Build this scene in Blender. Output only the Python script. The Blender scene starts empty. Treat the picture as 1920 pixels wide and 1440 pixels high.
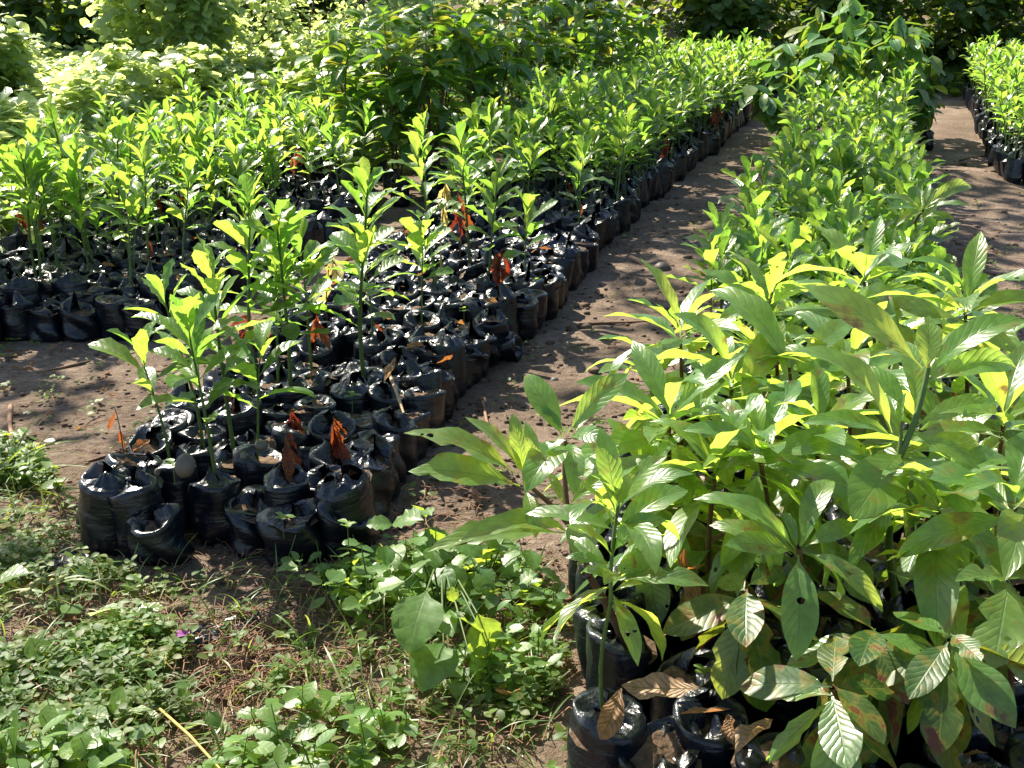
import bpy, math, random
import numpy as np
from mathutils import Matrix, Vector

SC = bpy.context.scene
COL = SC.collection
R = math.radians

# ------------------------------------------------------------------ camera
FPX, PITCH, CAMH = 2200.0, R(18.5), 1.45
cam = bpy.data.cameras.new('camera')
cam.sensor_width = 36.0
cam.lens = FPX / 1920 * 36
cam.clip_start, cam.clip_end = 0.05, 400
camo = bpy.data.objects.new('camera', cam)
COL.objects.link(camo)
camo.location = (0, 0, CAMH)
camo.rotation_euler = (math.pi / 2 - PITCH, 0, 0)
SC.camera = camo

# ------------------------------------------------------------------ sky, sun, exposure
SUN_AZ, SUN_EL = R(-36), R(45)          # azimuth from +Y towards +X
SDIR = Vector((math.sin(SUN_AZ) * math.cos(SUN_EL), math.cos(SUN_AZ) * math.cos(SUN_EL), math.sin(SUN_EL)))
world = bpy.data.worlds.new('World')
SC.world = world
world.use_nodes = True
wn = world.node_tree.nodes
sky = wn.new('ShaderNodeTexSky')
sky.sky_type = 'NISHITA'
sky.sun_disc = False
sky.sun_elevation = SUN_EL
sky.sun_rotation = SUN_AZ % (2 * math.pi)
wn['Background'].inputs['Strength'].default_value = 0.085
world.node_tree.links.new(sky.outputs[0], wn['Background'].inputs['Color'])
sl = bpy.data.lights.new('sun', 'SUN')
sl.energy = 5.0
sl.angle = R(0.5)
sl.color = (1.0, 0.92, 0.76)
so = bpy.data.objects.new('sun', sl)
COL.objects.link(so)
so.rotation_euler = (-SDIR).to_track_quat('-Z', 'Y').to_euler()
so.location = (-6, 8, 12)
SC.view_settings.view_transform = 'Standard'
SC.view_settings.look = 'None'
SC.view_settings.gamma = 1.0
SC.view_settings.use_curve_mapping = False
SC.view_settings.exposure = 1.6
SC.render.engine = 'CYCLES'
SC.cycles.max_bounces = 8
SC.cycles.transmission_bounces = 5
SC.cycles.diffuse_bounces = 3
SC.cycles.glossy_bounces = 3

# ------------------------------------------------------------------ picture <-> place
CP, SP = math.cos(PITCH), math.sin(PITCH)


def P(x, y, z):
    """the point z metres deep (along the view axis) behind pixel (x, y) of the 1920 px photograph"""
    a, b = (x - 960) / FPX * z, -(y - 720) / FPX * z
    return Vector((a, z * CP + b * SP, CAMH - z * SP + b * CP))


def G(x, y, h=0.0):
    """the point at height h behind pixel (x, y)"""
    b = -(y - 720) / FPX
    z = (h - CAMH) / (-SP + b * CP)
    return P(x, y, z)


# ------------------------------------------------------------------ noise
def _hash(i, j, s):
    n = (i.astype(np.int64) * 374761393 + j.astype(np.int64) * 668265263 + s * 1274126177) & 0x7fffffff
    n = ((n ^ (n >> 13)) * 1274126177) & 0x7fffffff
    return ((n ^ (n >> 16)) & 0xffff) / 65535.0


def vnoise(x, y, s=0):
    x, y = np.asarray(x, float), np.asarray(y, float)
    i, j = np.floor(x), np.floor(y)
    u, v = x - i, y - j
    u, v = u * u * (3 - 2 * u), v * v * (3 - 2 * v)
    a = _hash(i, j, s) * (1 - u) + _hash(i + 1, j, s) * u
    b = _hash(i, j + 1, s) * (1 - u) + _hash(i + 1, j + 1, s) * u
    return a * (1 - v) + b * v


def fbm(x, y, s=0, o=4):
    t, a = 0, 0.5
    for k in range(o):
        t = t + a * (vnoise(x, y, s + k) - 0.5)
        x, y, a = np.asarray(x) * 2.03, np.asarray(y) * 2.03, a * 0.5
    return t


B1R = ([2.82, 3.39, 4.4, 4.93, 6.67, 8.71, 13.9, 17.5], [-.384, -.334, -.137, .093, .524, 1.11, 2.74, 3.75])
B1L = ([2.97, 4.34, 6.39, 9, 13, 17.5], [-1.18, -1.07, -.65, .0, 1.0, 2.2])
b1r = lambda d: np.interp(d, *B1R)
b1l = lambda d: np.interp(d, *B1L)
b2r = lambda d: np.interp(d, [4.7, 5.2, 7.3, 8.1, 8.3, 12], [-1.75, -1.5, -.92, -.95, -1.5, -1.2])
b2l = lambda d: max(-.47 * d - .35, -2.7)
b3l = lambda d: np.interp(d, [1.4, 2.6, 3.2, 3.8, 12], [.13, .16, .3, .58, 2.96])
b3r = lambda d: np.interp(d, [1.4, 3.2, 4.2, 12], [1.28, 1.42, 1.6, 3.88])
b4l = lambda d: 4.02 + .33 * (d - 9.77)


def gh(x, y):
    """height of the ground"""
    x, y = np.asarray(x, float), np.asarray(y, float)
    h = 0.05 * fbm(x * .5, y * .5, 3, 2) + 0.045 * fbm(x * 2.2, y * 2.2, 11, 3)
    h = h + 0.09 * np.exp(-((y - (9.5 + .2 * (x - 3.4))) / .55) ** 2) * np.exp(-((x - 3.5) / .75) ** 2)   # low ridge across the right path
    near = np.clip((b1l(y) - .05 - x) * (x - b1r(y) - .05), -1, 1)
    h = h + np.clip(y - 20, 0, 14) * .22
    return h


def ghs(x, y):
    return float(gh(x, y))


# ------------------------------------------------------------------ materials
def newmat(name):
    m = bpy.data.materials.new(name)
    m.use_nodes = True
    nt = m.node_tree
    for n in list(nt.nodes):
        nt.nodes.remove(n)
    out = nt.nodes.new('ShaderNodeOutputMaterial')
    return m, nt, out


class N:
    """tiny node helper"""

    def __init__(s, nt):
        s.nt = nt

    def n(s, t, **kw):
        nd = s.nt.nodes.new(t)
        for k, v in kw.items():
            if k.startswith('i_'):
                key = k[2:]
                key = int(key) if key.isdigit() else key.replace('_', ' ')
                sock = nd.inputs[key]
                if isinstance(v, bpy.types.NodeSocket):
                    s.nt.links.new(v, sock)
                else:
                    sock.default_value = v
            else:
                setattr(nd, k, v)
        return nd

    def m(s, op, a, b=0.0, c=None):
        nd = s.nt.nodes.new('ShaderNodeMath')
        nd.operation = op
        for i, v in enumerate((a, b, c)):
            if v is None:
                continue
            if isinstance(v, bpy.types.NodeSocket):
                s.nt.links.new(v, nd.inputs[i])
            else:
                nd.inputs[i].default_value = v
        return nd.outputs[0]

    def ramp(s, fac, stops, interp='LINEAR'):
        nd = s.nt.nodes.new('ShaderNodeValToRGB')
        nd.color_ramp.interpolation = interp
        e = nd.color_ramp.elements
        while len(e) < len(stops):
            e.new(0.5)
        for el, (p, c) in zip(e, stops):
            el.position = p
            el.color = (c[0], c[1], c[2], 1) if len(c) == 3 else c
        s.nt.links.new(fac, nd.inputs[0])
        return nd.outputs[0]

    def mix(s, fac, a, b, blend='MIX'):
        nd = s.nt.nodes.new('ShaderNodeMix')
        nd.data_type = 'RGBA'
        nd.blend_type = blend
        for sock, v in ((nd.inputs[0], fac), (nd.inputs[6], a), (nd.inputs[7], b)):
            if isinstance(v, bpy.types.NodeSocket):
                s.nt.links.new(v, sock)
            else:
                sock.default_value = (*v, 1) if isinstance(v, tuple) and len(v) == 3 else v
        return nd.outputs[2]

    def link(s, a, b):
        s.nt.links.new(a, b)


def leafmat(name, cols, tcols, rough=.38, trans=.45, veins=9, bump=.5, spots=0.0, spotcol=(.16, .03, .015), spec=.5, holes=0.0):
    m, nt, out = newmat(name)
    k = N(nt)
    oi = k.n('ShaderNodeObjectInfo')
    at = k.n('ShaderNodeAttribute', attribute_name='rnd')
    rnd = k.m('FRACT', k.m('ADD', oi.outputs['Random'], at.outputs['Fac']))
    n = len(cols)
    col = k.ramp(rnd, [(i / max(1, n - 1), c) for i, c in enumerate(cols)])
    tcol = k.ramp(rnd, [(i / max(1, len(tcols) - 1), c) for i, c in enumerate(tcols)])
    uv = k.n('ShaderNodeTexCoord').outputs['UV']
    sx = k.n('ShaderNodeSeparateXYZ', i_0=uv)
    au = k.m('ABSOLUTE', k.m('SUBTRACT', sx.outputs[0], .5))
    v = sx.outputs[1]
    tc = k.n('ShaderNodeTexCoord').outputs['Object']
    nzv = k.n('ShaderNodeTexNoise', i_Vector=tc, i_Scale=6.0, i_Detail=1.0)
    ph = k.m('ADD', k.m('SUBTRACT', k.m('MULTIPLY', v, float(veins)), k.m('MULTIPLY', au, veins * .42)), k.m('ADD', k.m('MULTIPLY', nzv.outputs[0], .9), k.m('MULTIPLY', rnd, 3.0)))
    wv = k.m('ABSOLUTE', k.m('SUBTRACT', k.m('FRACT', ph), .5))           # 0.5 at a side vein
    vein = k.m('POWER', k.m('MULTIPLY', wv, 2.0), 9.0)
    mid = k.m('SUBTRACT', 1.0, k.m('MINIMUM', k.m('MULTIPLY', au, 26.0), 1.0))
    vm = k.m('MAXIMUM', k.m('MULTIPLY', vein, .55), mid)
    nz = k.n('ShaderNodeTexNoise', i_Vector=tc, i_Scale=9.0, i_Detail=3.0)
    mott = k.ramp(nz.outputs[0], [(.3, (.72, .72, .72)), (.7, (1.2, 1.2, 1.2))])
    col = k.mix(1.0, col, mott, 'MULTIPLY')
    tcol = k.mix(.8, tcol, mott, 'MULTIPLY')
    col = k.mix(k.m('MULTIPLY', vm, .32), col, (.18, .28, .08))
    tcol = k.mix(k.m('MULTIPLY', vm, .6), tcol, (.14, .24, .02))
    if spots:
        off = k.n('ShaderNodeCombineXYZ', i_0=k.m('MULTIPLY', rnd, 40.0), i_1=k.m('MULTIPLY', rnd, 17.0))
        va = k.n('ShaderNodeVectorMath', operation='ADD', i_0=tc, i_1=off.outputs[0])
        n2 = k.n('ShaderNodeTexNoise', i_Vector=va.outputs[0], i_Scale=4.0, i_Detail=4.0)
        msk = k.m('MULTIPLY', k.ramp(n2.outputs[0], [(.65 - spots * .2, (0, 0, 0)), (.74 - spots * .2, (1, 1, 1))]), .92)
        halo = k.m('MULTIPLY', k.ramp(n2.outputs[0], [(.58 - spots * .2, (0, 0, 0)), (.67 - spots * .2, (1, 1, 1))]), .55)
        col = k.mix(halo, col, (.22, .19, .025))
        tcol = k.mix(halo, tcol, (.5, .42, .04))
        col = k.mix(msk, col, spotcol)
        tcol = k.mix(msk, tcol, tuple(min(1, c * 1.3) for c in spotcol))
    bm = k.n('ShaderNodeBump', i_Strength=bump, i_Distance=.004,
             i_Height=k.m('SUBTRACT', k.m('MULTIPLY', nz.outputs[0], .25), k.m('MAXIMUM', k.m('MULTIPLY', k.m('POWER', k.m('MULTIPLY', wv, 2.0), 3.0), .6), mid)))
    pr = k.n('ShaderNodeBsdfPrincipled', i_Base_Color=col, i_Roughness=rough, i_Normal=bm.outputs[0])
    pr.inputs['Specular IOR Level'].default_value = spec
    tr = k.n('ShaderNodeBsdfTranslucent', i_Color=tcol, i_Normal=bm.outputs[0])
    mx = k.n('ShaderNodeMixShader', i_0=trans, i_1=pr.outputs[0], i_2=tr.outputs[0])
    if holes:
        vo = k.n('ShaderNodeTexVoronoi', i_Vector=k.n('ShaderNodeVectorMath', operation='ADD', i_0=tc, i_1=k.n('ShaderNodeCombineXYZ', i_0=k.m('MULTIPLY', rnd, 31.0), i_1=k.m('MULTIPLY', rnd, 7.0)).outputs[0]).outputs[0], i_Scale=11.0)
        sc_ = k.n('ShaderNodeSeparateColor', i_Color=vo.outputs['Color'])
        hm = k.m('MULTIPLY', k.m('LESS_THAN', vo.outputs['Distance'], k.m('ADD', .08, k.m('MULTIPLY', k.m('ADD', sc_.outputs[1], k.m('MULTIPLY', nz.outputs[0], .8)), .22))), k.m('LESS_THAN', sc_.outputs[0], holes))
        mx = k.n('ShaderNodeMixShader', i_0=hm, i_1=mx.outputs[0], i_2=k.n('ShaderNodeBsdfTransparent').outputs[0])
    k.link(mx.outputs[0], out.inputs[0])
    return m


M = {}
M['seedling'] = leafmat('seedling_leaf', [(.055, .14, .022), (.08, .19, .028), (.115, .23, .03), (.055, .15, .035)],
                        [(.24, .50, .05), (.36, .60, .06), (.50, .66, .08), (.28, .52, .05)], .33, .55, 9, .3, spec=.8)
M['sapling'] = leafmat('sapling_leaf', [(.06, .15, .032), (.085, .185, .038), (.065, .16, .045), (.115, .205, .032)],
                       [(.46, .74, .075), (.58, .80, .09), (.50, .76, .08), (.72, .80, .11), (.46, .70, .08)], .32, .54, 10, .24, spots=.03, spotcol=(.14, .08, .03), spec=.95, holes=.06)
M['old'] = leafmat('old_leaf', [(.022, .07, .012), (.034, .085, .013), (.055, .09, .014)],
                   [(.12, .24, .02), (.18, .28, .02), (.26, .24, .02)], .42, .4, 10, .2, spots=.42, spotcol=(.13, .03, .015))
M['shrub'] = leafmat('shrub_leaf', [(.055, .14, .03), (.075, .18, .035), (.10, .21, .04), (.065, .16, .03)],
                     [(.18, .4, .02), (.26, .48, .025), (.34, .52, .03), (.45, .40, .04)], .34, .45, 9, .4)
M['droop'] = leafmat('droop_leaf', [(.07, .18, .06), (.09, .22, .06), (.12, .25, .06), (.2, .23, .06)],
                     [(.14, .32, .04), (.2, .4, .04), (.28, .42, .03), (.4, .38, .04)], .36, .42, 8, .4)
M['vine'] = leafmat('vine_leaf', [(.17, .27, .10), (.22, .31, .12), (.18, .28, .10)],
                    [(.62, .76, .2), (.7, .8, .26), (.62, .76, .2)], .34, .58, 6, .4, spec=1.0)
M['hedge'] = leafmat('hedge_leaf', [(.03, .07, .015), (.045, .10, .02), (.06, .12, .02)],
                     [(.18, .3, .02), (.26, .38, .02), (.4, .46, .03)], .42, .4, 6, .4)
M['canopy'] = leafmat('canopy_leaf', [(.03, .08, .015), (.05, .11, .02)], [(.16, .3, .02), (.24, .36, .02)], .45, .35, 6, .2)
M['weed'] = leafmat('weed_leaf', [(.065, .15, .03), (.09, .19, .04), (.11, .20, .04), (.07, .16, .045)],
                    [(.36, .56, .04), (.48, .64, .05), (.55, .66, .07), (.4, .58, .05)], .42, .48, 5, .12)
M['tinyweed'] = leafmat('small_weed_leaf', [(.03, .085, .015), (.05, .12, .02), (.10, .16, .03), (.035, .09, .02), (.14, .15, .045)],
                    [(.36, .54, .05), (.48, .62, .07), (.58, .66, .1), (.4, .56, .06)], .5, .45, 1, .1, spec=.3)
M['grass'] = leafmat('grass_blade', [(.05, .12, .02), (.09, .17, .03), (.2, .19, .07)],
                     [(.25, .42, .03), (.38, .5, .04), (.45, .42, .12)], .42, .4, 2, .2)
M['deadred'] = leafmat('dead_red_leaf', [(.16, .025, .012), (.17, .05, .02), (.11, .025, .018), (.14, .02, .012), (.17, .08, .03)],
                       [(.36, .05, .015), (.44, .10, .02), (.26, .03, .02), (.30, .03, .015), (.42, .16, .05)], .5, .5, 8, .8)
M['drybrown'] = leafmat('dry_brown_leaf', [(.20, .10, .045), (.28, .16, .08), (.16, .07, .03), (.34, .22, .12)],
                        [(.5, .2, .05), (.6, .3, .1), (.55, .16, .03), (.6, .35, .15)], .55, .35, 10, .9)
M['paleyellow'] = leafmat('pale_wilted_leaf', [(.42, .38, .12), (.5, .45, .2), (.45, .33, .06)],
                          [(.7, .6, .2), (.75, .66, .3), (.8, .5, .05)], .5, .5, 8, .6)
M['petal'] = leafmat('purple_petal', [(.38, .07, .42), (.45, .1, .5)], [(.6, .15, .6), (.7, .2, .7)], .5, .5, 4, .2)


def solid(name, stops, scale=20, rough=.7, bump=.4, dist=.003, spec=.3, detail=5):
    m, nt, out = newmat(name)
    k = N(nt)
    tc = k.n('ShaderNodeTexCoord').outputs['Object']
    nz = k.n('ShaderNodeTexNoise', i_Vector=tc, i_Scale=scale, i_Detail=float(detail))
    c = k.ramp(nz.outputs[0], stops)
    oi = k.n('ShaderNodeObjectInfo')
    c = k.mix(1.0, c, k.ramp(oi.outputs['Random'], [(0, (.8, .8, .8)), (1, (1.2, 1.2, 1.2))]), 'MULTIPLY')
    b = k.n('ShaderNodeBump', i_Strength=bump, i_Distance=dist, i_Height=nz.outputs[0])
    pr = k.n('ShaderNodeBsdfPrincipled', i_Base_Color=c, i_Roughness=rough, i_Normal=b.outputs[0])
    pr.inputs['Specular IOR Level'].default_value = spec
    k.link(pr.outputs[0], out.inputs[0])
    return m


M['stem'] = solid('green_stem', [(.3, (.05, .10, .02)), (.7, (.09, .13, .03))], 30, .5)
M['brownstem'] = solid('brown_stem', [(.3, (.07, .035, .02)), (.7, (.13, .075, .04))], 30, .6)
M['bark'] = solid('bark', [(.3, (.06, .045, .03)), (.7, (.14, .10, .07))], 12, .85, .8, .02)
M['straw'] = solid('straw', [(.3, (.20, .13, .07)), (.7, (.36, .26, .15))], 30, .7)
M['root'] = solid('dry_root', [(.3, (.10, .05, .03)), (.7, (.26, .15, .09))], 30, .8)
M['yellowstem'] = solid('yellow_stake', [(.3, (.42, .26, .05)), (.7, (.5, .36, .10))], 20, .6)
M['seed'] = solid('seed_pod', [(.3, (.06, .05, .04)), (.7, (.13, .11, .09))], 18, .6, .5, .004)
M['tendril'] = solid('vine_tendril', [(.3, (.2, .22, .06)), (.7, (.35, .3, .12))], 18, .6)
M['bagsoil'] = solid('potting_soil', [(.3, (.055, .035, .022)), (.55, (.11, .072, .046)), (.75, (.2, .14, .10))], 45, .95, 1.0, .01, .15, 8)
M['clod'] = solid('soil_clod', [(.3, (.10, .068, .048)), (.7, (.19, .13, .095))], 30, .95, .8, .006, .15)


def groundmat():
    m, nt, out = newmat('soil')
    k = N(nt)
    tc = k.n('ShaderNodeTexCoord').outputs['Object']
    n1 = k.n('ShaderNodeTexNoise', i_Vector=tc, i_Scale=1.3, i_Detail=6.0, i_Roughness=.6)
    n2 = k.n('ShaderNodeTexNoise', i_Vector=tc, i_Scale=26.0, i_Detail=8.0, i_Roughness=.7)
    n3 = k.n('ShaderNodeTexNoise', i_Vector=tc, i_Scale=140.0, i_Detail=4.0, i_Roughness=.7)
    c = k.ramp(n1.outputs[0], [(.32, (.140, .101, .074)), (.5, (.205, .150, .112)), (.68, (.32, .245, .19))])
    c = k.mix(1.0, c, k.ramp(n2.outputs[0], [(.3, (.55, .53, .5)), (.5, (.95, .95, .95)), (.7, (1.3, 1.3, 1.3))]), 'MULTIPLY')
    c = k.mix(1.0, c, k.ramp(n3.outputs[0], [(.35, (.7, .7, .7)), (.6, (1.2, 1.2, 1.2))]), 'MULTIPLY')
    hh = k.m('ADD', k.m('MULTIPLY', n2.outputs[0], 1.0), k.m('MULTIPLY', n3.outputs[0], .35))
    b = k.n('ShaderNodeBump', i_Strength=1.0, i_Distance=.032, i_Height=hh)
    pr = k.n('ShaderNodeBsdfPrincipled', i_Base_Color=c, i_Roughness=.95, i_Normal=b.outputs[0])
    pr.inputs['Specular IOR Level'].default_value = .12
    k.link(pr.outputs[0], out.inputs[0])
    return m


M['soil'] = groundmat()


def bagmat():
    m, nt, out = newmat('black_plastic')
    k = N(nt)
    tc = k.n('ShaderNodeTexCoord').outputs['Object']
    oi = k.n('ShaderNodeObjectInfo')
    off = k.n('ShaderNodeVectorMath', operation='ADD', i_0=tc,
              i_1=k.n('ShaderNodeCombineXYZ', i_0=k.m('MULTIPLY', oi.outputs['Random'], 9.0), i_2=k.m('MULTIPLY', oi.outputs['Random'], 5.0)).outputs[0])
    mp = k.n('ShaderNodeMapping', i_Vector=off.outputs[0])
    mp.inputs['Scale'].default_value = (7, 7, 55)
    w = k.n('ShaderNodeTexNoise', i_Vector=mp.outputs[0], i_Scale=1.0, i_Detail=5.0, i_Roughness=.55, i_Distortion=.6)
    c2 = k.n('ShaderNodeTexNoise', i_Vector=off.outputs[0], i_Scale=24.0, i_Detail=3.0, i_Roughness=.6, i_Distortion=1.2)
    hh = k.m('ADD', w.outputs[0], k.m('MULTIPLY', c2.outputs[0], .8))
    b = k.n('ShaderNodeBump', i_Strength=.42, i_Distance=.010, i_Height=hh)
    d = k.n('ShaderNodeTexNoise', i_Vector=off.outputs[0], i_Scale=11.0, i_Detail=5.0, i_Roughness=.65)
    dust = k.ramp(d.outputs[0], [(.58, (0, 0, 0)), (.85, (.32, .32, .32))])
    col = k.mix(dust, (.0035, .0055, .0105), (.012, .0105, .0105))
    ro = k.m('ADD', .30, k.m('MULTIPLY', dust, .4))
    pr = k.n('ShaderNodeBsdfPrincipled', i_Base_Color=col, i_Roughness=ro, i_Normal=b.outputs[0])
    pr.inputs['Specular IOR Level'].default_value = .5
    k.link(pr.outputs[0], out.inputs[0])
    return m


M['bag'] = bagmat()


# ------------------------------------------------------------------ mesh helpers
def mesh_np(name, verts, faces, mat, uv=None, rnd=None, smooth=True, flatmask=None):
    """faces: (n,4) or (n,3) int array; uv per vertex (n,2); rnd per vertex"""
    verts = np.ascontiguousarray(verts, np.float32)
    faces = np.ascontiguousarray(faces, np.int32)
    me = bpy.data.meshes.new(name)
    nf, k = faces.shape
    me.vertices.add(len(verts))
    me.vertices.foreach_set('co', verts.ravel())
    me.loops.add(nf * k)
    me.loops.foreach_set('vertex_index', faces.ravel())
    me.polygons.add(nf)
    me.polygons.foreach_set('loop_start', np.arange(0, nf * k, k, dtype=np.int32))
    if uv is not None:
        ul = me.uv_layers.new(name='UVMap')
        ul.data.foreach_set('uv', np.ascontiguousarray(uv, np.float32)[faces.ravel()].ravel())
    if rnd is not None:
        a = me.attributes.new('rnd', 'FLOAT', 'POINT')
        a.data.foreach_set('value', np.ascontiguousarray(rnd, np.float32))
    sm = np.full(nf, bool(smooth))
    if flatmask is not None:
        sm &= ~flatmask
    me.polygons.foreach_set('use_smooth', sm)
    me.update(calc_edges=True)
    me.validate()
    if mat is not None:
        me.materials.append(mat)
    return me


def grid_faces(nu, nv, wrap=False):
    """nu columns x nv rows of vertices, row-major"""
    f = []
    for j in range(nv - 1):
        for i in range(nu if wrap else nu - 1):
            a = j * nu + i
            b = j * nu + (i + 1) % nu
            f.append((a, b, b + nu, a + nu))
    return np.array(f, np.int32)


def leaf_template(nx, ny, a, b, wl, curl, fold=.25, wave=.1, nw=3, ph=0., pet=.06, twist=0., a0=0., bites=None, cup=0.):
    """unit-length leaf along +Y, normal +Z; returns verts, faces, uv, chord"""
    vs = np.linspace(0, 1, ny + 1)
    t = np.clip((vs - pet) / (1 - pet), 0, 1)
    pk = a / (a + b)
    w = (t ** a) * ((1 - t) ** b) / ((pk ** a) * ((1 - pk) ** b)) * wl / 2
    w = np.maximum(w, .008)
    w[-1] = .002
    ang = a0 - curl * vs ** 1.25
    dy, dz = np.cos(ang), np.sin(ang)
    cy = np.concatenate([[0], np.cumsum((dy[1:] + dy[:-1]) / 2)]) / ny
    cz = np.concatenate([[0], np.cumsum((dz[1:] + dz[:-1]) / 2)]) / ny
    us = np.linspace(-1, 1, nx + 1)
    V, UV = [], []
    for j in range(ny + 1):
        for u in us:
            wj = w[j]
            if bites and abs(u) > .55:
                for (bv, bs, br, bd) in bites:
                    if u * bs > 0:
                        wj = wj * (1 - bd * max(0, 1 - ((vs[j] - bv) / br) ** 2))
            x = u * wj
            zl = fold * abs(x) * (1 - .4 * vs[j]) + wave * wl * u * u * math.sin(2 * math.pi * nw * vs[j] + ph * (1 if u > 0 else 1.7)) * min(1, w[j] / (wl * .3 + 1e-6)) - cup * x * x / wl
            tw = twist * vs[j]
            xx, zz = x * math.cos(tw) - zl * math.sin(tw), x * math.sin(tw) + zl * math.cos(tw)
            V.append((xx, cy[j] - zz * dz[j], cz[j] + zz * dy[j]))
            UV.append((u * .5 + .5, vs[j]))
    return np.array(V), grid_faces(nx + 1, ny + 1), np.array(UV), np.array((0, cy[-1], cz[-1]))


rg = random.Random(7)
LT = {}                                                                # leaf shapes by kind


def variants(kind, n, **kw):
    L = []
    for i in range(n):
        p = {k: (rg.uniform(*v) if isinstance(v, tuple) else v) for k, v in kw.items()}
        p['ph'] = rg.uniform(0, 6.28)
        p['nx'], p['ny'] = int(kw['nx']), int(kw['ny'])
        p['nw'] = kw.get('nw', 3)
        if kind in ('sapling', 'old') and i % 3 == 1:
            p['bites'] = [(rg.uniform(.45, .9), rg.choice((-1, 1)), rg.uniform(.05, .1), rg.uniform(.35, .7)) for _ in range(2)]
        L.append(leaf_template(**p))
    LT[kind] = L


variants('seedling', 8, nx=4, ny=8, a=(1.25, 1.6), b=(.55, .7), wl=(.29, .38), curl=(.2, 1.4), fold=(.2, .6), wave=(.06, .14), nw=4, pet=.04, twist=(-.4, .4))
variants('sapling', 9, nx=6, ny=12, a=(.95, 1.15), b=(.85, 1.1), wl=(.23, .29), curl=(.5, 1.5), fold=(.25, .65), wave=(.03, .07), nw=3, pet=.07, twist=(-.35, .35))
variants('old', 5, nx=6, ny=10, a=(.8, 1.0), b=(.7, .9), wl=(.42, .5), curl=(.1, .6), fold=(.05, .25), wave=(.02, .06), nw=2, pet=.08, twist=(-.3, .3))
variants('shrub', 6, nx=4, ny=6, a=(.9, 1.1), b=(.8, 1.), wl=(.32, .4), curl=(.4, 1.2), fold=(.15, .45), wave=(.02, .06), nw=2, pet=.08, twist=(-.3, .3))
variants('droop', 6, nx=4, ny=6, a=(.6, .8), b=(.75, .95), wl=(.4, .5), curl=(.1, .7), fold=(.1, .35), wave=(.01, .05), nw=2, pet=.08, twist=(-.4, .4))
variants('vine', 6, nx=4, ny=4, a=(.42, .55), b=(.7, .85), wl=(.8, .95), curl=(.2, .8), fold=(-.1, .3), wave=(.03, .08), nw=2, pet=.05)
variants('hedge', 5, nx=2, ny=4, a=(.5, .65), b=(.7, .85), wl=(.65, .85), curl=(.2, .8), fold=(-.1, .3), wave=.04, nw=2, pet=.05)
variants('small', 6, nx=2, ny=4, a=(.6, .75), b=(.6, .8), wl=(.5, .68), curl=(.1, .6), fold=(.05, .35), wave=.02, nw=1, pet=.08)
variants('broad', 6, nx=6, ny=9, a=(.45, .6), b=(.75, .9), wl=(.68, .8), curl=(.2, .7), fold=(.05, .3), wave=(.03, .07), nw=4, pet=.1)
variants('dead', 6, nx=4, ny=8, a=(.9, 1.2), b=(.7, .9), wl=(.22, .32), curl=(-.6, 1.6), fold=(.4, 1.1), wave=(.14, .28), nw=3, pet=.06, twist=(-1.5, 1.5))
variants('dry', 7, nx=6, ny=8, a=(.8, 1.0), b=(.75, .9), wl=(.27, .36), curl=(-1.3, 2.2), fold=(.3, 1.2), wave=(.08, .22), nw=2, pet=.06, twist=(-1.2, 1.2))
variants('blade', 5, nx=2, ny=9, a=(.12, .2), b=(.4, .6), wl=(.022, .04), curl=(.5, 1.6), fold=(.3, .6), wave=0., nw=1, pet=.0, twist=(-.6, .6))
variants('petal', 3, nx=2, ny=3, a=.7, b=.45, wl=.8, curl=(.2, .8), fold=.1, wave=.06, nw=1, pet=.05)
variants('lowseed', 6, nx=2, ny=5, a=(1.25, 1.6), b=(.55, .7), wl=(.28, .36), curl=(.2, 1.3), fold=(.25, .6), wave=.05, nw=3, pet=.04, twist=(-.4, .4))
variants('flat', 5, nx=2, ny=3, a=(.6, .8), b=(.6, .8), wl=(.5, .6), curl=(.1, .5), fold=.1, wave=.0, nw=1, pet=.05)

_LM = {}


def leafmesh(kind, mat, i):
    key = (kind, mat, i % len(LT[kind]))
    if key not in _LM:
        v, f, uv, ch = LT[kind][key[2]]
        _LM[key] = mesh_np('leaf_' + mat, v, f, M[mat], uv)
    return _LM[key]


class Stuff:
    """many leaves joined into one mesh"""

    def __init__(s, mat):
        s.mat, s.items = mat, {}

    def add(s, kind, i, mtx):
        s.items.setdefault((kind, i % len(LT[kind])), []).append(np.array(mtx))

    def mesh(s, name, seed=1):
        rr = np.random.default_rng(seed)
        VV, FF, UU, RR, o = [], [], [], [], 0
        for (kind, i), ms in s.items.items():
            v, f, uv, _ = LT[kind][i]
            A = np.array(ms, np.float32)
            n, nv = len(A), len(v)
            w = np.einsum('nij,vj->nvi', A[:, :3, :3], v) + A[:, None, :3, 3]
            VV.append(w.reshape(-1, 3))
            FF.append((f[None] + (np.arange(n) * nv)[:, None, None] + o).reshape(-1, 4))
            UU.append(np.tile(uv, (n, 1)))
            RR.append(np.repeat(rr.random(n), nv))
            o += n * nv
        return mesh_np(name, np.concatenate(VV), np.concatenate(FF), M[s.mat], np.concatenate(UU), np.concatenate(RR))


def TRS(p, az, el, roll, s, sx=1.0):
    return Matrix.Translation(p) @ Matrix.Rotation(az, 4, 'Z') @ Matrix.Rotation(el, 4, 'X') @ Matrix.Rotation(roll, 4, 'Y') @ Matrix.Diagonal((s * sx, s, s, 1))


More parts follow.
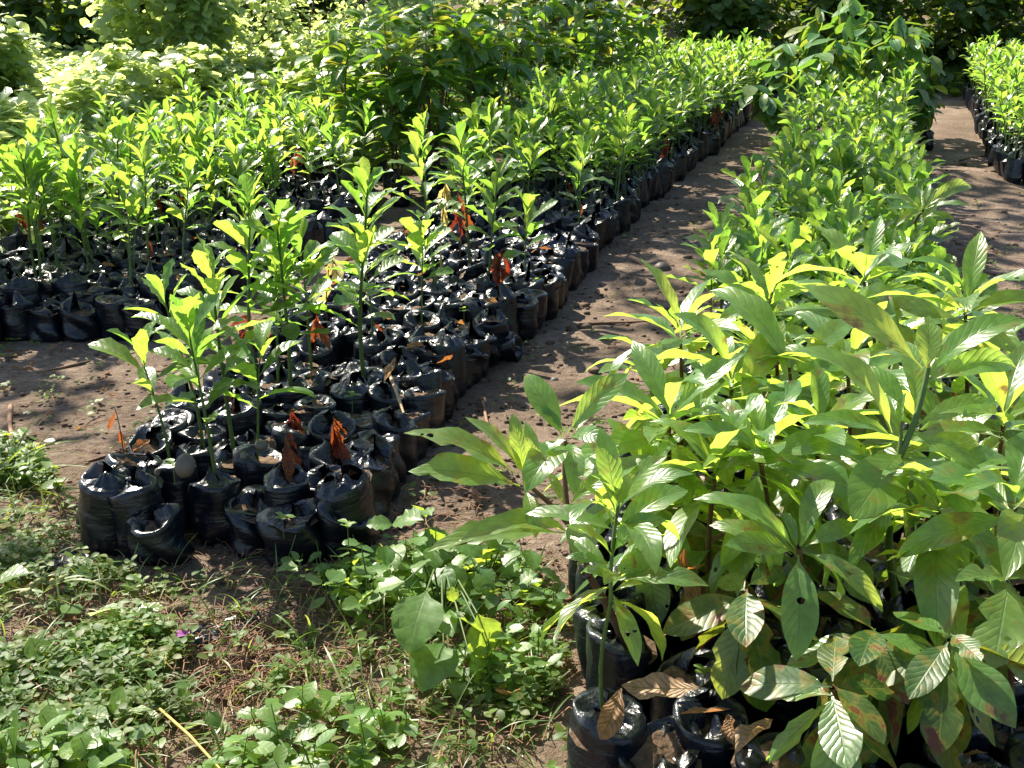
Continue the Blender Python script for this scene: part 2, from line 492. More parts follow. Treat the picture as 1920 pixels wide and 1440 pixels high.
def leaf_between(base, tip, kind, i, wscale=1.0, roll=0.0):
    """matrix that lays a leaf shape from base to tip"""
    ch = LT[kind][i % len(LT[kind])][3]
    c = math.atan2(ch[2], ch[1])
    y = (tip - base)
    L = y.length
    y.normalize()
    x = y.cross(Vector((0, 0, 1)))
    if x.length < .05:
        x = Vector((1, 0, 0))
    x.normalize()
    z = x.cross(y)
    Rm = Matrix((x, y, z)).transposed().to_4x4()
    s = L / float(np.hypot(ch[1], ch[2]))
    return Matrix.Translation(base) @ Rm @ Matrix.Rotation(roll, 4, 'Y') @ Matrix.Rotation(-c, 4, 'X') @ Matrix.Diagonal((s * wscale, s, s, 1))


def tube_np(path, rad, ns=6, cap=True):
    """tube along a list of Vectors, rad a list"""
    path = [Vector(p) for p in path]
    V = []
    n = len(path)
    up = Vector((1, 0, 0))
    for i, p in enumerate(path):
        t = (path[min(i + 1, n - 1)] - path[max(i - 1, 0)]).normalized()
        a = t.cross(up)
        if a.length < .1:
            a = t.cross(Vector((0, 1, 0)))
        a.normalize()
        b = t.cross(a)
        for k in range(ns):
            th = 2 * math.pi * k / ns
            V.append(p + (a * math.cos(th) + b * math.sin(th)) * rad[i])
    return np.array([tuple(v) for v in V]), grid_faces(ns, n, True)


def join_np(parts):
    VV, FF, o = [], [], 0
    for v, f in parts:
        VV.append(v)
        FF.append(f + o)
        o += len(v)
    return np.concatenate(VV), np.concatenate(FF)


def tubes_mesh(name, paths, mat):
    v, f = join_np([tube_np(p, r, ns) for p, r, ns in paths])
    return mesh_np(name, v, f, M[mat])


def obj(name, me, parent=None, mtx=None):
    o = bpy.data.objects.new(name, me)
    COL.objects.link(o)
    if parent is not None:
        o.parent = parent
    if mtx is not None:
        o.matrix_basis = mtx
    return o


def tag(o, label, cat, group=None, kind=None):
    if label:
        o['label'] = label
    if cat:
        o['category'] = cat
    if group:
        o['group'] = group
    if kind:
        o['kind'] = kind
    return o


def root(name, label, cat, loc, group=None, rot=None):
    o = bpy.data.objects.new(name, None)
    o.empty_display_size = .1
    COL.objects.link(o)
    o.matrix_basis = Matrix.Translation(loc) @ (rot if rot is not None else Matrix())
    return tag(o, label, cat, group)


# ------------------------------------------------------------------ ground
def axis(segs):
    out = [segs[0][0]]
    for a, b, st in segs:
        out += list(np.linspace(a, b, max(2, int((b - a) / st) + 1))[1:])
    return np.array(out)


gx = axis([(-60, -12, 4.0), (-12, -4, .3), (-4, 4.6, .035), (4.6, 14, .3), (14, 70, 4.0)])
gy = axis([(-12, .6, .6), (.6, 8.5, .035), (8.5, 14, .09), (14, 40, .8), (40, 120, 8)])
GX, GY = np.meshgrid(gx, gy)
GZ = gh(GX, GY) + .022 * fbm(GX * 8, GY * 8, 31, 4) + .025 * np.maximum(0, fbm(GX * 5, GY * 5, 51, 2)) * 1.5
nu, nv = len(gx), len(gy)
ii, jj = np.meshgrid(np.arange(nu - 1), np.arange(nv - 1))
a_ = (jj * nu + ii).ravel()
gf = np.stack([a_, a_ + 1, a_ + nu + 1, a_ + nu], 1)
tag(obj('ground', mesh_np('ground', np.stack([GX.ravel(), GY.ravel(), GZ.ravel()], 1), gf, M['soil'])), None, None, kind='structure')

# ------------------------------------------------------------------ bags
BAGR, BAGH = .069, .198


def tri(x):
    return math.asin(math.sin(x)) * .6366


def bag_np(seed, ns=44, nw=16, nl=8, slump=0.0, openness=.5):
    r = random.Random(seed)
    V = []
    wav = [(r.randint(1, 4), r.uniform(15, 90), r.uniform(0, 6.3), r.uniform(.0003, .0009)) for _ in range(8)]
    ell = r.uniform(.86, 1.0)
    erot = r.uniform(0, 6.3)
    fl = [(k, r.uniform(0, 6.3), r.uniform(.10, .34)) for k in (1, 2, 3)]
    ln = [(k, r.uniform(0, 6.3), r.uniform(.08, .26)) for k in (1, 2, 3, 5)]
    pl = [(r.randint(4, 7), r.uniform(0, 6.3), r.uniform(.004, .008)), (r.randint(8, 13), r.uniform(0, 6.3), r.uniform(.002, .004))]
    tilt, tph = r.uniform(0, .03), r.uniform(0, 6.3)
    lx, ly = r.uniform(-.012, .012), r.uniform(-.012, .012)
    crease = [(r.uniform(-17, 17), r.uniform(-17, 17), r.random(), r.uniform(.007, .016)) for _ in range(3)]
    H = BAGH * (1 - .35 * slump)
    for j in range(nw + nl + 1):
        for i in range(ns):
            th = 2 * math.pi * i / ns
            el = 1 - (1 - ell) * math.cos(2 * (th - erot))
            pleat = sum(a * (abs(math.sin(k * th * .5 + p)) - .6) for k, p, a in pl)
            if j <= nw:
                t = j / nw
                z = t * (H + tilt * math.cos(th - tph))
                rr = BAGR * el * (.82 + .24 * min(1, t * 5) ** .6 - .05 * t + .04 * math.sin(math.pi * t))
                rr += sum(a * math.sin(k * th + m * z + p) for k, m, p, a in wav) * (1 + 3.5 * slump)
                rr += slump * .016 * math.sin(3 * th + 25 * z) + pleat * .8 * max(0, t - .7) / .3
                V.append((rr * math.cos(th) + lx * t, rr * math.sin(th) + ly * t, z))
            else:
                s = (j - nw) / nl
                fold = 1.85 - openness * .9 + sum(a * tri(k * th + p) for k, p, a in fl) * 1.6
                ll = .052 * (1 + 1.4 * sum(a * tri(k * th + p) for k, p, a in ln)) * (1 + .3 * slump)
                fold = min(2.25, max(fold, .75))
                f2 = fold * min(1, .8 + .2 * s * 3)
                rr = BAGR * el * 1.0 - ll * s * math.sin(f2) + pleat * (1 - .5 * s)
                rr = max(rr, .016 - .004 * s)
                cx, cy = rr * math.cos(th), rr * math.sin(th)
                rdg = 0
                for (kx, ky, p, a) in crease:
                    q = (cx * kx + cy * ky + p) % 1.0
                    rdg += a * abs(q - .5) * 2
                z = H + tilt * math.cos(th - tph) + ll * s * math.cos(f2) + pleat * s * 1.5 + (rdg - .016) * min(1, s * 2.5)
                V.append((cx + lx, cy + ly, z))
    f = grid_faces(ns, nw + nl + 1, True)
    return np.array(V), f, np.arange(len(f)) >= ns * (nw + 1)


BAGS, SLUMPS = [], []
for s in range(14):
    v, f, fm = bag_np(100 + s, slump=[0, .25, .1, .45, .15, .35, .05][(s * 3) % 7], openness=[.15, .45, .8, .3, .0, .55, .05][s % 7])
    BAGS.append(mesh_np('bag', v, f, M['bag'], flatmask=fm))
for s in range(4):
    v, f, fm = bag_np(200 + s, slump=.8, openness=.1)
    SLUMPS.append(mesh_np('slumped_bag', v, f, M['bag'], flatmask=fm))
LOWBAGS = [bag_np(300 + s, ns=12, nw=4, nl=2) for s in range(5)]


def soil_disc(seed):
    r = random.Random(seed)
    V = [(0, 0, .004)]
    for k, q in enumerate((.35, .7, .97)):
        for i in range(12):
            th = 2 * math.pi * i / 12
            V.append((BAGR * q * math.cos(th), BAGR * q * math.sin(th), r.uniform(-.008, .008)))
    F = []
    for i in range(12):
        F.append((0, 1 + i, 1 + (i + 1) % 12, 1 + (i + 1) % 12))
    for k in range(2):
        for i in range(12):
            a, b = 1 + k * 12 + i, 1 + k * 12 + (i + 1) % 12
            F.append((a, a + 12, b + 12, b))
    me = bpy.data.meshes.new('bag_soil')
    me.from_pydata(V, [], [tuple(dict.fromkeys(q)) for q in F])
    me.materials.append(M['bagsoil'])
    for p in me.polygons:
        p.use_smooth = True
    return me


SOILS = [soil_disc(s) for s in range(6)]

# stems of unit height
STEMS = []
for s in range(8):
    r = random.Random(900 + s)
    bx, by, wv = r.uniform(-.10, .10), r.uniform(-.10, .10), r.uniform(-.02, .02)
    fn = (lambda bx, by, wv: (lambda t: Vector((bx * t * t + wv * math.sin(5 * t), by * t * t + wv * math.cos(4 * t) - wv, t))))(bx, by, wv)
    path = [fn(i / 8) for i in range(9)]
    tv, tf = tube_np(path, [.013 * (1 - .6 * i / 8) for i in range(9)], 6)
    STEMS.append((fn, tv, tf, {c: mesh_np('stem', tv, tf, M[c]) for c in ('stem', 'brownstem', 'yellowstem')}))


# ------------------------------------------------------------------ potted plants
def plant_spec(r, h, n, start, Lr, elev, kind, mat, deadn=0, z0=BAGH - .03, jit=.2):
    """local pieces of a seedling: the stem index and its leaves as (kind, mat, i, matrix)"""
    si = r.randrange(len(STEMS))
    fn = STEMS[si][0]
    leaves = []
    az0 = r.uniform(0, 6.3)
    for i in range(n):
        q = i / max(1, n - 1)
        t = start + (1 - start) * q ** .85 * .99
        p = fn(t) * h
        p.z += z0
        az = az0 + i * 2.4 + r.uniform(-.35, .35)
        el = elev[0] + (elev[1] - elev[0]) * q ** 1.2 + r.uniform(-.28, .28)
        L = r.uniform(*Lr) * (1 - .35 * q ** 3) * (.8 + .2 * min(1, q * 4))
        leaves.append((kind, mat, r.randrange(50), TRS(p, az, el, r.uniform(-.3, .3), L)))
    for i in range(deadn):
        t = start * r.uniform(.6, 1.1)
        p = fn(t) * h
        p.z += z0
        leaves.append(('dead', 'deadred', r.randrange(50), TRS(p, r.uniform(0, 6.3), r.uniform(-1.4, -.7), r.uniform(-.5, .5), r.uniform(.09, .13))))
    return si, leaves


def put_bag(rt, r, slump=False, zs=1.0):
    if slump:
        obj('bag', r.choice(SLUMPS), rt, Matrix.Rotation(r.uniform(0, 6.3), 4, 'Z'))
        obj('soil', r.choice(SOILS), rt, Matrix.Translation((0, 0, BAGH * .62)) @ Matrix.Rotation(r.uniform(0, 6), 4, 'Z'))
    else:
        obj('bag', r.choice(BAGS), rt, Matrix.Rotation(r.uniform(0, 6.3), 4, 'Z') @ Matrix.Diagonal((1, 1, zs, 1)))
        obj('soil', r.choice(SOILS), rt, Matrix.Translation((0, 0, (BAGH - .034) * zs)) @ Matrix.Rotation(r.uniform(0, 6), 4, 'Z'))


def put_plant(name, label, cat, group, loc, rot, spec, h, stemmat='stem', r=rg, bag=True, zs=1.0):
    rt = root(name, label, cat, loc, group, rot)
    if bag:
        put_bag(rt, r, zs=zs)
    si, leaves = spec
    obj('stem', STEMS[si][3][stemmat], rt, Matrix.Translation((0, 0, BAGH - .03)) @ Matrix.Diagonal((h, h, h, 1)))
    for kind, mat, i, m in leaves:
        o = obj('leaf' if mat not in ('deadred',) else 'dead_leaf', leafmesh(kind, mat, i), rt, m)
    return rt


def lean(r, amt):
    return Matrix.Rotation(r.uniform(-amt, amt), 4, 'X') @ Matrix.Rotation(r.uniform(-amt, amt), 4, 'Y')


occupied = []          # (x, y) of hand placed bags


def free(x, y, d=.09):
    return all((x - a) ** 2 + (y - b) ** 2 > d * d for a, b in occupied)


# --- the seedlings at the front of the middle bed, one by one
r = random.Random(21)
HERO = [   # base px (bag top), tip px, leaves, start, label
    ((318, 867), (292, 640), 7, .52, 'lone short seedling on the left corner of the middle bed'),
    ((402, 885), (375, 590), 13, .42, 'thick stemmed seedling just right of the short corner seedling'),
    ((378, 822), (345, 545), 9, .58, 'pale thin seedling leaning left behind the thick stemmed one'),
    ((437, 838), (402, 490), 15, .45, 'tall seedling behind the thick stemmed one at the front left'),
    ((482, 845), (487, 640), 7, .48, 'small broad leaved seedling above the red withered leaves'),
    ((480, 735), (458, 370), 18, .36, 'tall seedling with a wide forked top left of the front clump'),
    ((545, 725), (545, 395), 20, .34, 'tall bushy seedling in the centre of the front clump'),
    ((585, 695), (592, 450), 13, .40, 'shorter seedling at the right of the front clump'),
    ((520, 700), (515, 480), 12, .40, 'seedling half hidden inside the front clump'),
    ((682, 700), (684, 330), 22, .28, 'tallest seedling standing alone over the shiny bags'),
    ((698, 640), (700, 430), 12, .38, 'seedling close behind the tallest lone seedling'),
    ((790, 592), (785, 430), 14, .48, 'compact pale seedling over the sunlit bag tops'),
    ((818, 535), (803, 285), 14, .38, 'slender pale seedling beside the yellow stake'),
    ((915, 525), (922, 315), 16, .34, 'bright bushy seedling behind the dark red withered one'),
    ((985, 510), (997, 385), 9, .34, 'low open seedling at the right edge of the middle bed'),
    ((880, 500), (868, 260), 15, .42, 'slim seedling behind the orange withered leaves'),
    ((1085, 420), (1080, 280), 10, .36, 'small seedling over the bags at the middle bed edge'),
]
nseed = 0
for (bp, tp, n, st, lab) in HERO:
    b = G(*bp, BAGH + ghs(*G(*bp, BAGH)[:2]))
    gz = ghs(b.x, b.y)
    # height from the two pixels
    zdep = (b.y * CP + (CAMH - b.z) * SP)
    tip = P(tp[0], tp[1], zdep - .03)
    h = max(.18, (tip.z - b.z) * 1.0 + .03)
    dx, dy = tip.x - b.x, tip.y - b.y
    occupied.append((b.x, b.y))
    sp = plant_spec(r, h, int(n * 1.35), st, (.15, .21), (R(28), R(72)), 'seedling', 'seedling', deadn=r.choice((0, 0, 1)))
    rot = Matrix.Rotation(math.atan2(dx, h) * .8, 4, 'Y')
    rt = put_plant('potted_seedling', lab, 'seedling', 'seedlings in black bags', (b.x - BAGH * math.sin(math.atan2(dx, h) * .8), b.y, gz), rot, sp, h, 'stem', r)
    nseed += 1

# --- withered ones
r = random.Random(33)


def withered(px, hpx, label, mat, n, L, stemmat='brownstem', bag=True, spread=(-1.45, -.9)):
    b = G(*px, (BAGH if bag else 0.0))
    gz = ghs(b.x, b.y)
    zd = b.y * CP + (CAMH - b.z) * SP
    h = hpx * zd / FPX / .95
    rt = root('withered_seedling', label, 'withered seedling', (b.x, b.y, gz), 'withered seedlings')
    z0 = BAGH - .03 if bag else -.01
    if bag:
        occupied.append((b.x, b.y))
        put_bag(rt, r)
    si = r.randrange(8)
    obj('stem', STEMS[si][3][stemmat], rt, Matrix.Translation((0, 0, z0)) @ Matrix.Diagonal((h * 1.1, h * 1.1, h, 1)))
    for i in range(n):
        t = r.uniform(.6, 1.0)
        p = STEMS[si][0](t) * h
        p.z += z0
        obj('dead_leaf', leafmesh('dead', mat, r.randrange(50)), rt, TRS(p, r.uniform(0, 6.3), r.uniform(*spread), r.uniform(-1, 1), L * r.uniform(.75, 1.15)))
    return rt


withered((535, 890), 120, 'withered seedling with a narrow string of red leaves at the bed front', 'deadred', 5, .11)
withered((625, 840), 90, 'withered seedling with a hanging cluster of orange brown leaves', 'deadred', 8, .105)
withered((545, 795), 50, 'withered seedling with curled bright orange leaves between the stems', 'deadred', 5, .09)
withered((862, 480), 140, 'withered seedling with long orange leaves right of the yellow stake', 'deadred', 7, .13)
withered((937, 545), 85, 'withered seedling with drooping dark crimson leaves', 'deadred', 7, .12)
withered((470, 640), 60, 'withered seedling with orange leaves behind the front clump', 'deadred', 7, .13, spread=(-1.2, -.2))
withered((590, 640), 70, 'withered seedling with red leaves under the shorter seedling', 'deadred', 4, .12)
withered((350, 380), 90, 'withered seedling with a brick red leaf bunch in the left bed', 'deadred', 6, .16)
withered((90, 400), 110, 'withered seedling with dull red leaves at the far left bed', 'deadred', 5, .17)
withered((30, 440), 60, 'withered seedling with orange leaves at the left picture edge', 'deadred', 4, .13)
withered((1245, 305), 60, 'withered seedling with a thin red leaf at the middle bed edge', 'deadred', 4, .16)
withered((1335, 250), 60, 'withered seedling with dark red leaves near the far end', 'deadred', 5, .18)
withered((555, 330), 60, 'withered seedling with orange red leaves in the gap of the left bed', 'deadred', 4, .15)
withered((828, 510), 165, 'withered seedling on a yellow stake with ragged pale leaves', 'paleyellow', 8, .13, 'yellowstem')
withered((612, 590), 130, 'withered seedling with drooping yellow leaves right of the front clump', 'paleyellow', 6, .12, 'brownstem')
withered((235, 862), 110, 'withered dark red stalk standing in bare soil by the left path', 'deadred', 2, .09, 'brownstem', bag=False)


# --- beds
def bed(lf, rf, d0, d1, sp, seed, keep=None):
    r = random.Random(seed)
    out, d, k = [], d0, 0
    while d < d1:
        a, b = float(lf(d)) + .066, float(rf(d)) - .066
        n = max(1, int(round((b - a) / sp)))
        for i in range(n + 1):
            x = b - (b - a) * i / n
            if k % 2 and 0 < i < n:
                x += (b - a) / n * .5
            y = d + r.uniform(-.02, .02)
            x += r.uniform(-.02, .02)
            if (keep is None or keep(x, y)) and free(x, y):
                out.append((x, y))
        d += sp * .9
        k += 1
    return out


SEEDQ, BAGQ = [], []        # candidates: (distance, x, y, height, leaf count, bed)
r = random.Random(5)

for x, y in bed(b1l, b1r, 2.92, 17.3, .132, 1):
    p = 0 if y < 6.3 else (.16 if y < 7.0 else (.45 if y < 7.8 else .64))
    if y > 11 and x < b1r(y) - .9:
        p = .5
    if r.random() < p:
        SEEDQ.append((math.hypot(x, y), x, y, r.uniform(.26, .56) + (.08 if y > 8 else 0), r.randint(14, 20), 'middle'))
    else:
        BAGQ.append((math.hypot(x, y), x, y, 'middle'))
gap = lambda x, y: not (((x + 1.95) / .55) ** 2 + ((y - 8.5) / .5) ** 2 < 1) and not (y < 5.25 and y < 4.85 + .18 * (x + 2.2))
for x, y in bed(b2l, b2r, 4.85, 9.9, .136, 2, gap):
    p = .22 if y < 5.15 else (.5 if y < 5.7 else .6)
    if x > b2r(y) - .55 and y < 8.0:
        p *= .35
    if r.random() < p:
        SEEDQ.append((math.hypot(x, y), x, y, r.uniform(.28, .58), r.randint(12, 20), 'left'))
    else:
        BAGQ.append((math.hypot(x, y), x, y, 'left'))
for x, y in bed(b3l, b3r, 3.75, 11.2, .138, 3):
    if r.random() < .8:
        SEEDQ.append((math.hypot(x, y), x, y, r.uniform(.19, .38) + max(0, y - 9.3) * .14, r.randint(10, 15), 'right'))
    else:
        BAGQ.append((math.hypot(x, y), x, y, 'right'))
for x, y in bed(b4l, lambda d: b4l(d) + 1.3, 9.2, 17.0, .15, 4):
    if r.random() < .75:
        SEEDQ.append((math.hypot(x, y), x, y, r.uniform(.28, .66), r.randint(13, 17), 'far right'))
    else:
        BAGQ.append((math.hypot(x, y), x, y, 'far right'))
SEEDQ.sort()
BAGQ.sort()

LANDMARKS = []          # (pixel, short name)
for (bp, tp, *_), nm in zip(HERO, ['short corner seedling', 'thick stemmed seedling', 'pale left leaning seedling', 'tall seedling behind the thick stemmed one', 'small broad leaved seedling', 'tall forked seedling',
                                   'bushy seedling of the front clump', 'shorter seedling of the front clump', 'half hidden seedling of the clump', 'tallest lone seedling', 'seedling behind the tallest lone one', 'compact pale seedling',
                                   'slender pale seedling', 'bright bushy seedling', 'low open seedling', 'slim seedling by the orange leaves', 'small seedling at the bed edge']):
    LANDMARKS.append((bp, nm))
LANDMARKS += [((535, 890), 'narrow string of red leaves'), ((625, 840), 'hanging cluster of orange brown leaves'), ((545, 795), 'curled bright orange leaves'), ((862, 480), 'long orange withered leaves'),
              ((937, 545), 'drooping crimson leaves'), ((470, 640), 'orange leaves behind the front clump'), ((590, 640), 'red leaves under the shorter seedling'), ((350, 380), 'brick red leaf bunch'),
              ((90, 400), 'dull red leaves in the left bed'), ((1245, 305), 'thin red leaf at the bed edge'), ((1335, 250), 'dark red leaves near the far end'), ((555, 330), 'orange red leaves in the gap'),
              ((828, 510), 'yellow stake'), ((612, 590), 'drooping yellow leaves'), ((347, 873), 'large grey seed'), ((915, 620), 'fallen bag'), ((315, 1000), 'slumped bag at the front'), ((640, 1000), 'flattened corner bag'),
              ((560, 1010), 'sunken bag with weeds'), ((215, 960), 'long leaning bag'), ((600, 690), 'upright pale dry leaf'), ((740, 700), 'dry stalk on the bags')]
_used = {}


def pix(p):
    x, y, z = p[0], p[1], p[2] - CAMH
    dep = y * CP - z * SP
    return 960 + FPX * x / dep, 720 - FPX * (y * SP + z * CP) / dep


def locate(noun, p, reach=170):
    u, v = pix(p)
    best = sorted(LANDMARKS, key=lambda q: (q[0][0] - u) ** 2 + (q[0][1] - v) ** 2 * 2.5)[:4]
    for (a, b), nm in best:
        if math.hypot(a - u, b - v) > reach:
            continue
        dx, dy = u - a, (v - b) * 1.6
        dr = ('just right of' if dx > 0 else 'just left of') if abs(dx) > abs(dy) else ('just in front of' if dy > 0 else 'just behind')
        if (nm, dr) not in _used:
            _used[(nm, dr)] = 1
            return f'{noun} {dr} the {nm}'
    return None


def zone(x, y, lf, rf, d0, d1):
    q = (x - float(lf(y))) / (float(rf(y)) - float(lf(y)))
    a = 'at the left edge' if q < .13 else ('at the right edge' if q > .87 else ('left of centre' if q < .5 else 'right of centre'))
    t = (y - d0) / (d1 - d0)
    b = 'near the front' if t < .2 else ('a third back' if t < .42 else ('midway back' if t < .66 else 'near the back'))
    return a, b


BEDS = {'middle': (b1l, b1r, 2.9, 8.5, 'middle bed'), 'left': (b2l, b2r, 4.8, 8.0, 'left bed'), 'right': (b3l, b3r, 3.7, 8.5, 'right bed'), 'far right': (b4l, lambda d: b4l(d) + 1.3, 9.2, 13, 'far right bed')}
LOOK = {'middle': 'bushy green seedling', 'left': 'leafy green seedling', 'right': 'low leafy seedling', 'far right': 'yellow green seedling'}


def seedling_label(bd, x, y, h):
    lf, rf, d0, d1, nm = BEDS[bd]
    if bd in ('middle', 'left'):
        l = locate('taller green seedling' if h > .43 else 'green seedling', (x, y, BAGH), 110)
        if l:
            return l, 'seedlings crowded in the ' + nm
    a, b = zone(x, y, lf, rf, d0, d1)
    sz = 'tall' if h > (.43 if bd != 'right' else .28) else 'short'
    return f'{sz} {LOOK[bd]} {a} in the {nm}, {b}', f'{sz} seedlings {a} in the {nm}, {b}'


def bag_label(bd, x, y):
    lf, rf, d0, d1, nm = BEDS[bd]
    l = locate('unplanted black bag', (x, y, BAGH), 170)
    if l:
        return l, 'unplanted bags in the ' + nm
    a, b = zone(x, y, lf, rf, d0, d1)
    return f'unplanted black bag of soil {a} in the {nm}, {b}', f'unplanted bags {a} in the {nm}, {b}'


far_leaf, far_bags, far_stems = Stuff('seedling'), [], []
LR = {'middle': (.13, .19), 'left': (.13, .19), 'right': (.14, .21), 'far right': (.12, .18)}
NS = 300 - nseed
for q, (dist, x, y, h, n, bd) in enumerate(SEEDQ):
    gz = ghs(x, y)
    near = q < NS
    st_ = r.random()
    if st_ < .13:                      # a stunted one
        h, n = h * .5, max(5, n // 3)
    elif st_ > .9:
        h = h * 1.18
    ls_ = .72 + .75 * min(.6, h)
    sp = plant_spec(r, h, n if near else n - 2, r.uniform(.34, .62), tuple(q_ * ls_ for q_ in LR[bd]), (R(34), R(80)), 'seedling' if near else 'lowseed', 'seedling',
                    deadn=1 if (r.random() < .06 and near) else 0)
    rot = lean(r, .16)
    if near:
        put_plant('potted_seedling', *(lambda l: (l[0], 'seedling', l[1]))(seedling_label(bd, x, y, h)), (x, y, gz), rot, sp, h, 'stem', r)
    else:
        W = Matrix.Translation((x, y, gz)) @ rot
        for kind, mat, i, m in sp[1]:
            far_leaf.add('lowseed', i, W @ m)
        far_stems.append((sp[0], W @ Matrix.Translation((0, 0, BAGH - .03)) @ Matrix.Diagonal((h, h, h, 1))))
        far_bags.append((x, y, gz))
for q, (dist, x, y, bd) in enumerate(BAGQ):
    gz = ghs(x, y)
    if q < 285:
        edge = 0.16 if y < 3.3 else (.13 if x > float(BEDS[bd][1](y)) - .1 or x < float(BEDS[bd][0](y)) + .1 else .06)
        lb = bag_label(bd, x, y)
        rt = root('soil_bag', lb[0], 'nursery bag', (x, y, gz - .004), lb[1], lean(r, edge))
        put_bag(rt, r, slump=r.random() < .07, zs=r.uniform(.82, 1.14))
    else:
        far_bags.append((x, y, gz))
tag(obj('distant_seedling_leaves', far_leaf.mesh('distant_seedling_leaves')), 'far seedlings of the beds reading as one mass of leaves', 'seedlings', kind='stuff')
parts = []
for si, m in far_stems:
    A = np.array(m)
    parts.append((STEMS[si][1] @ A[:3, :3].T + A[:3, 3], STEMS[si][2]))
v, f = join_np(parts)
tag(obj('distant_seedling_stems', mesh_np('distant_seedling_stems', v, f, M['stem'])), 'thin stems of the far seedlings in the beds', 'seedlings', kind='stuff')
parts = []
for x, y, gz in far_bags:
    if r.random() < .05:
        continue
    x, y = x + r.uniform(-.025, .025), y + r.uniform(-.025, .025)
    v, f, _ = r.choice(LOWBAGS)
    v = v + np.outer(v[:, 2], (r.uniform(-.22, .22), r.uniform(-.22, .22), 0))
    th = r.uniform(0, 6.3)
    c, s = math.cos(th), math.sin(th)
    parts.append((v @ np.array(((c, s, 0), (-s, c, 0), (0, 0, r.uniform(.72, 1.15)))) + (x, y, gz), f))
v, f = join_np(parts)
tag(obj('distant_bags', mesh_np('distant_bags', v, f, M['bag'], smooth=False)), 'far black bags packed along the beds', 'nursery bags', kind='stuff')

# --- bags placed by hand: leaning, slumped and fallen ones
r = random.Random(44)


def handbag(px, label, name='soil_bag', slump=False, rot=None, h=0.0, group=None, zs=1.0, cat='nursery bag'):
    b = G(*px, h)
    gz = ghs(b.x, b.y)
    rt = root(name, label, cat, (b.x, b.y, gz + (0 if h == 0 else 0)), group, rot)
    put_bag(rt, r, slump, zs)
    return rt


handbag((315, 1045), 'small slumped black bag with loose crumpled plastic at the bed front', 'slumped_bag', True, Matrix.Rotation(R(-8), 4, 'Y') @ Matrix.Rotation(R(12), 4, 'X'))
handbag((640, 1035), 'slumped black bag flattened at the front right corner of the bed', 'slumped_bag', True, Matrix.Rotation(R(12), 4, 'Y') @ Matrix.Rotation(R(10), 4, 'X'))
handbag((560, 1050), 'sunken black bag with weeds sprouting at the front of the bed', 'slumped_bag', True, Matrix.Rotation(R(6), 4, 'X'))
handbag((215, 1000), 'long black bag leaning outward at the left front corner', 'leaning_bag', False, Matrix.Rotation(R(26), 4, 'Y') @ Matrix.Rotation(R(4), 4, 'X'), zs=1.3)
handbag((180, 985), 'dusty black bag leaning outward beside the left path', 'leaning_bag', False, Matrix.Rotation(R(34), 4, 'Y') @ Matrix.Rotation(R(-6), 4, 'X'), zs=1.3)
b = G(915, 648, .05)
rt = root('fallen_bag', 'black bag lying on its side on the path by the middle bed', 'nursery bag', (b.x, b.y, ghs(b.x, b.y) + .055), None,
          Matrix.Rotation(R(-14), 4, 'Z') @ Matrix.Rotation(R(86), 4, 'Y') @ Matrix.Diagonal((.8, 1, .9, 1)))
put_bag(rt, r, True)

# ------------------------------------------------------------------ large leaved saplings of the right bed
r = random.Random(64)


class Sapling:
    def __init__(s, label, px, group=None, h=BAGH, bag=True, name='potted_sapling', rot=None, lab_cat='sapling', zs=1.0):
        b = G(*px, h)
        s.gz = ghs(b.x, b.y)
        s.base = Vector((b.x, b.y, s.gz))
        s.top = Vector((b.x, b.y, s.gz + BAGH * zs - .03))
        s.rt = root(name, label, lab_cat, s.base, group)
        s.inv = Matrix.Translation(-s.base)
        s.tubes = []
        occupied.append((b.x, b.y))
        if bag:
            put_bag(s.rt, r, zs=zs)

    def stem(s, a, b, r0=.007, r1=.004, sag=.0, n=6):
        a, b = Vector(a), Vector(b)
        side = Vector((r.uniform(-1, 1), r.uniform(-1, 1), 0)) * (b - a).length * .05
        path = []
        for i in range(n + 1):
            t = i / n
            path.append(a.lerp(b, t) + side * math.sin(math.pi * t) - Vector((0, 0, sag)) * math.sin(math.pi * t) - s.base)
        s.tubes.append((path, [r0 + (r1 - r0) * i / n for i in range(n + 1)], 7))

    def leaf(s, a, b, kind='sapling', mat='sapling', w=1.0, roll=0.0, i=None):
        i = r.randrange(60) if i is None else i
        a, b = Vector(a), Vector(b)
        dx = (b - a).normalized().x
        obj('leaf', leafmesh(kind, mat, i), s.rt, s.inv @ leaf_between(a, b, kind, i, w * 1.12, .42 * dx - .5 * roll))

    def rosette(s, c, n, L=(.16, .24), el=(-.15, .75), kind='sapling', mat='sapling', az0=None, span=6.283):
        c = Vector(c)
        az0 = r.uniform(0, 6.3) if az0 is None else az0
        for i in range(n):
            q = i / max(1, n - 1)
            az = az0 + (i * 2.4 if span > 6 else span * q) + r.uniform(-.25, .25)
            p = c + Vector((0, 0, (q - .8) * .06))
            e = el[0] + (el[1] - el[0]) * q + r.uniform(-.15, .15)
            m = TRS(p, az, e, r.uniform(-.6, .6), r.uniform(*L) * (1 - .3 * q * q))
            mm = mat if isinstance(mat, str) else r.choice(mat)
            obj('leaf', leafmesh(kind, mm, r.randrange(60)), s.rt, s.inv @ m)

    def done(s, mat='brownstem'):
        if s.tubes:
            obj('stem', tubes_mesh('sapling_stem', s.tubes, mat), s.rt, Matrix())
        return s.rt


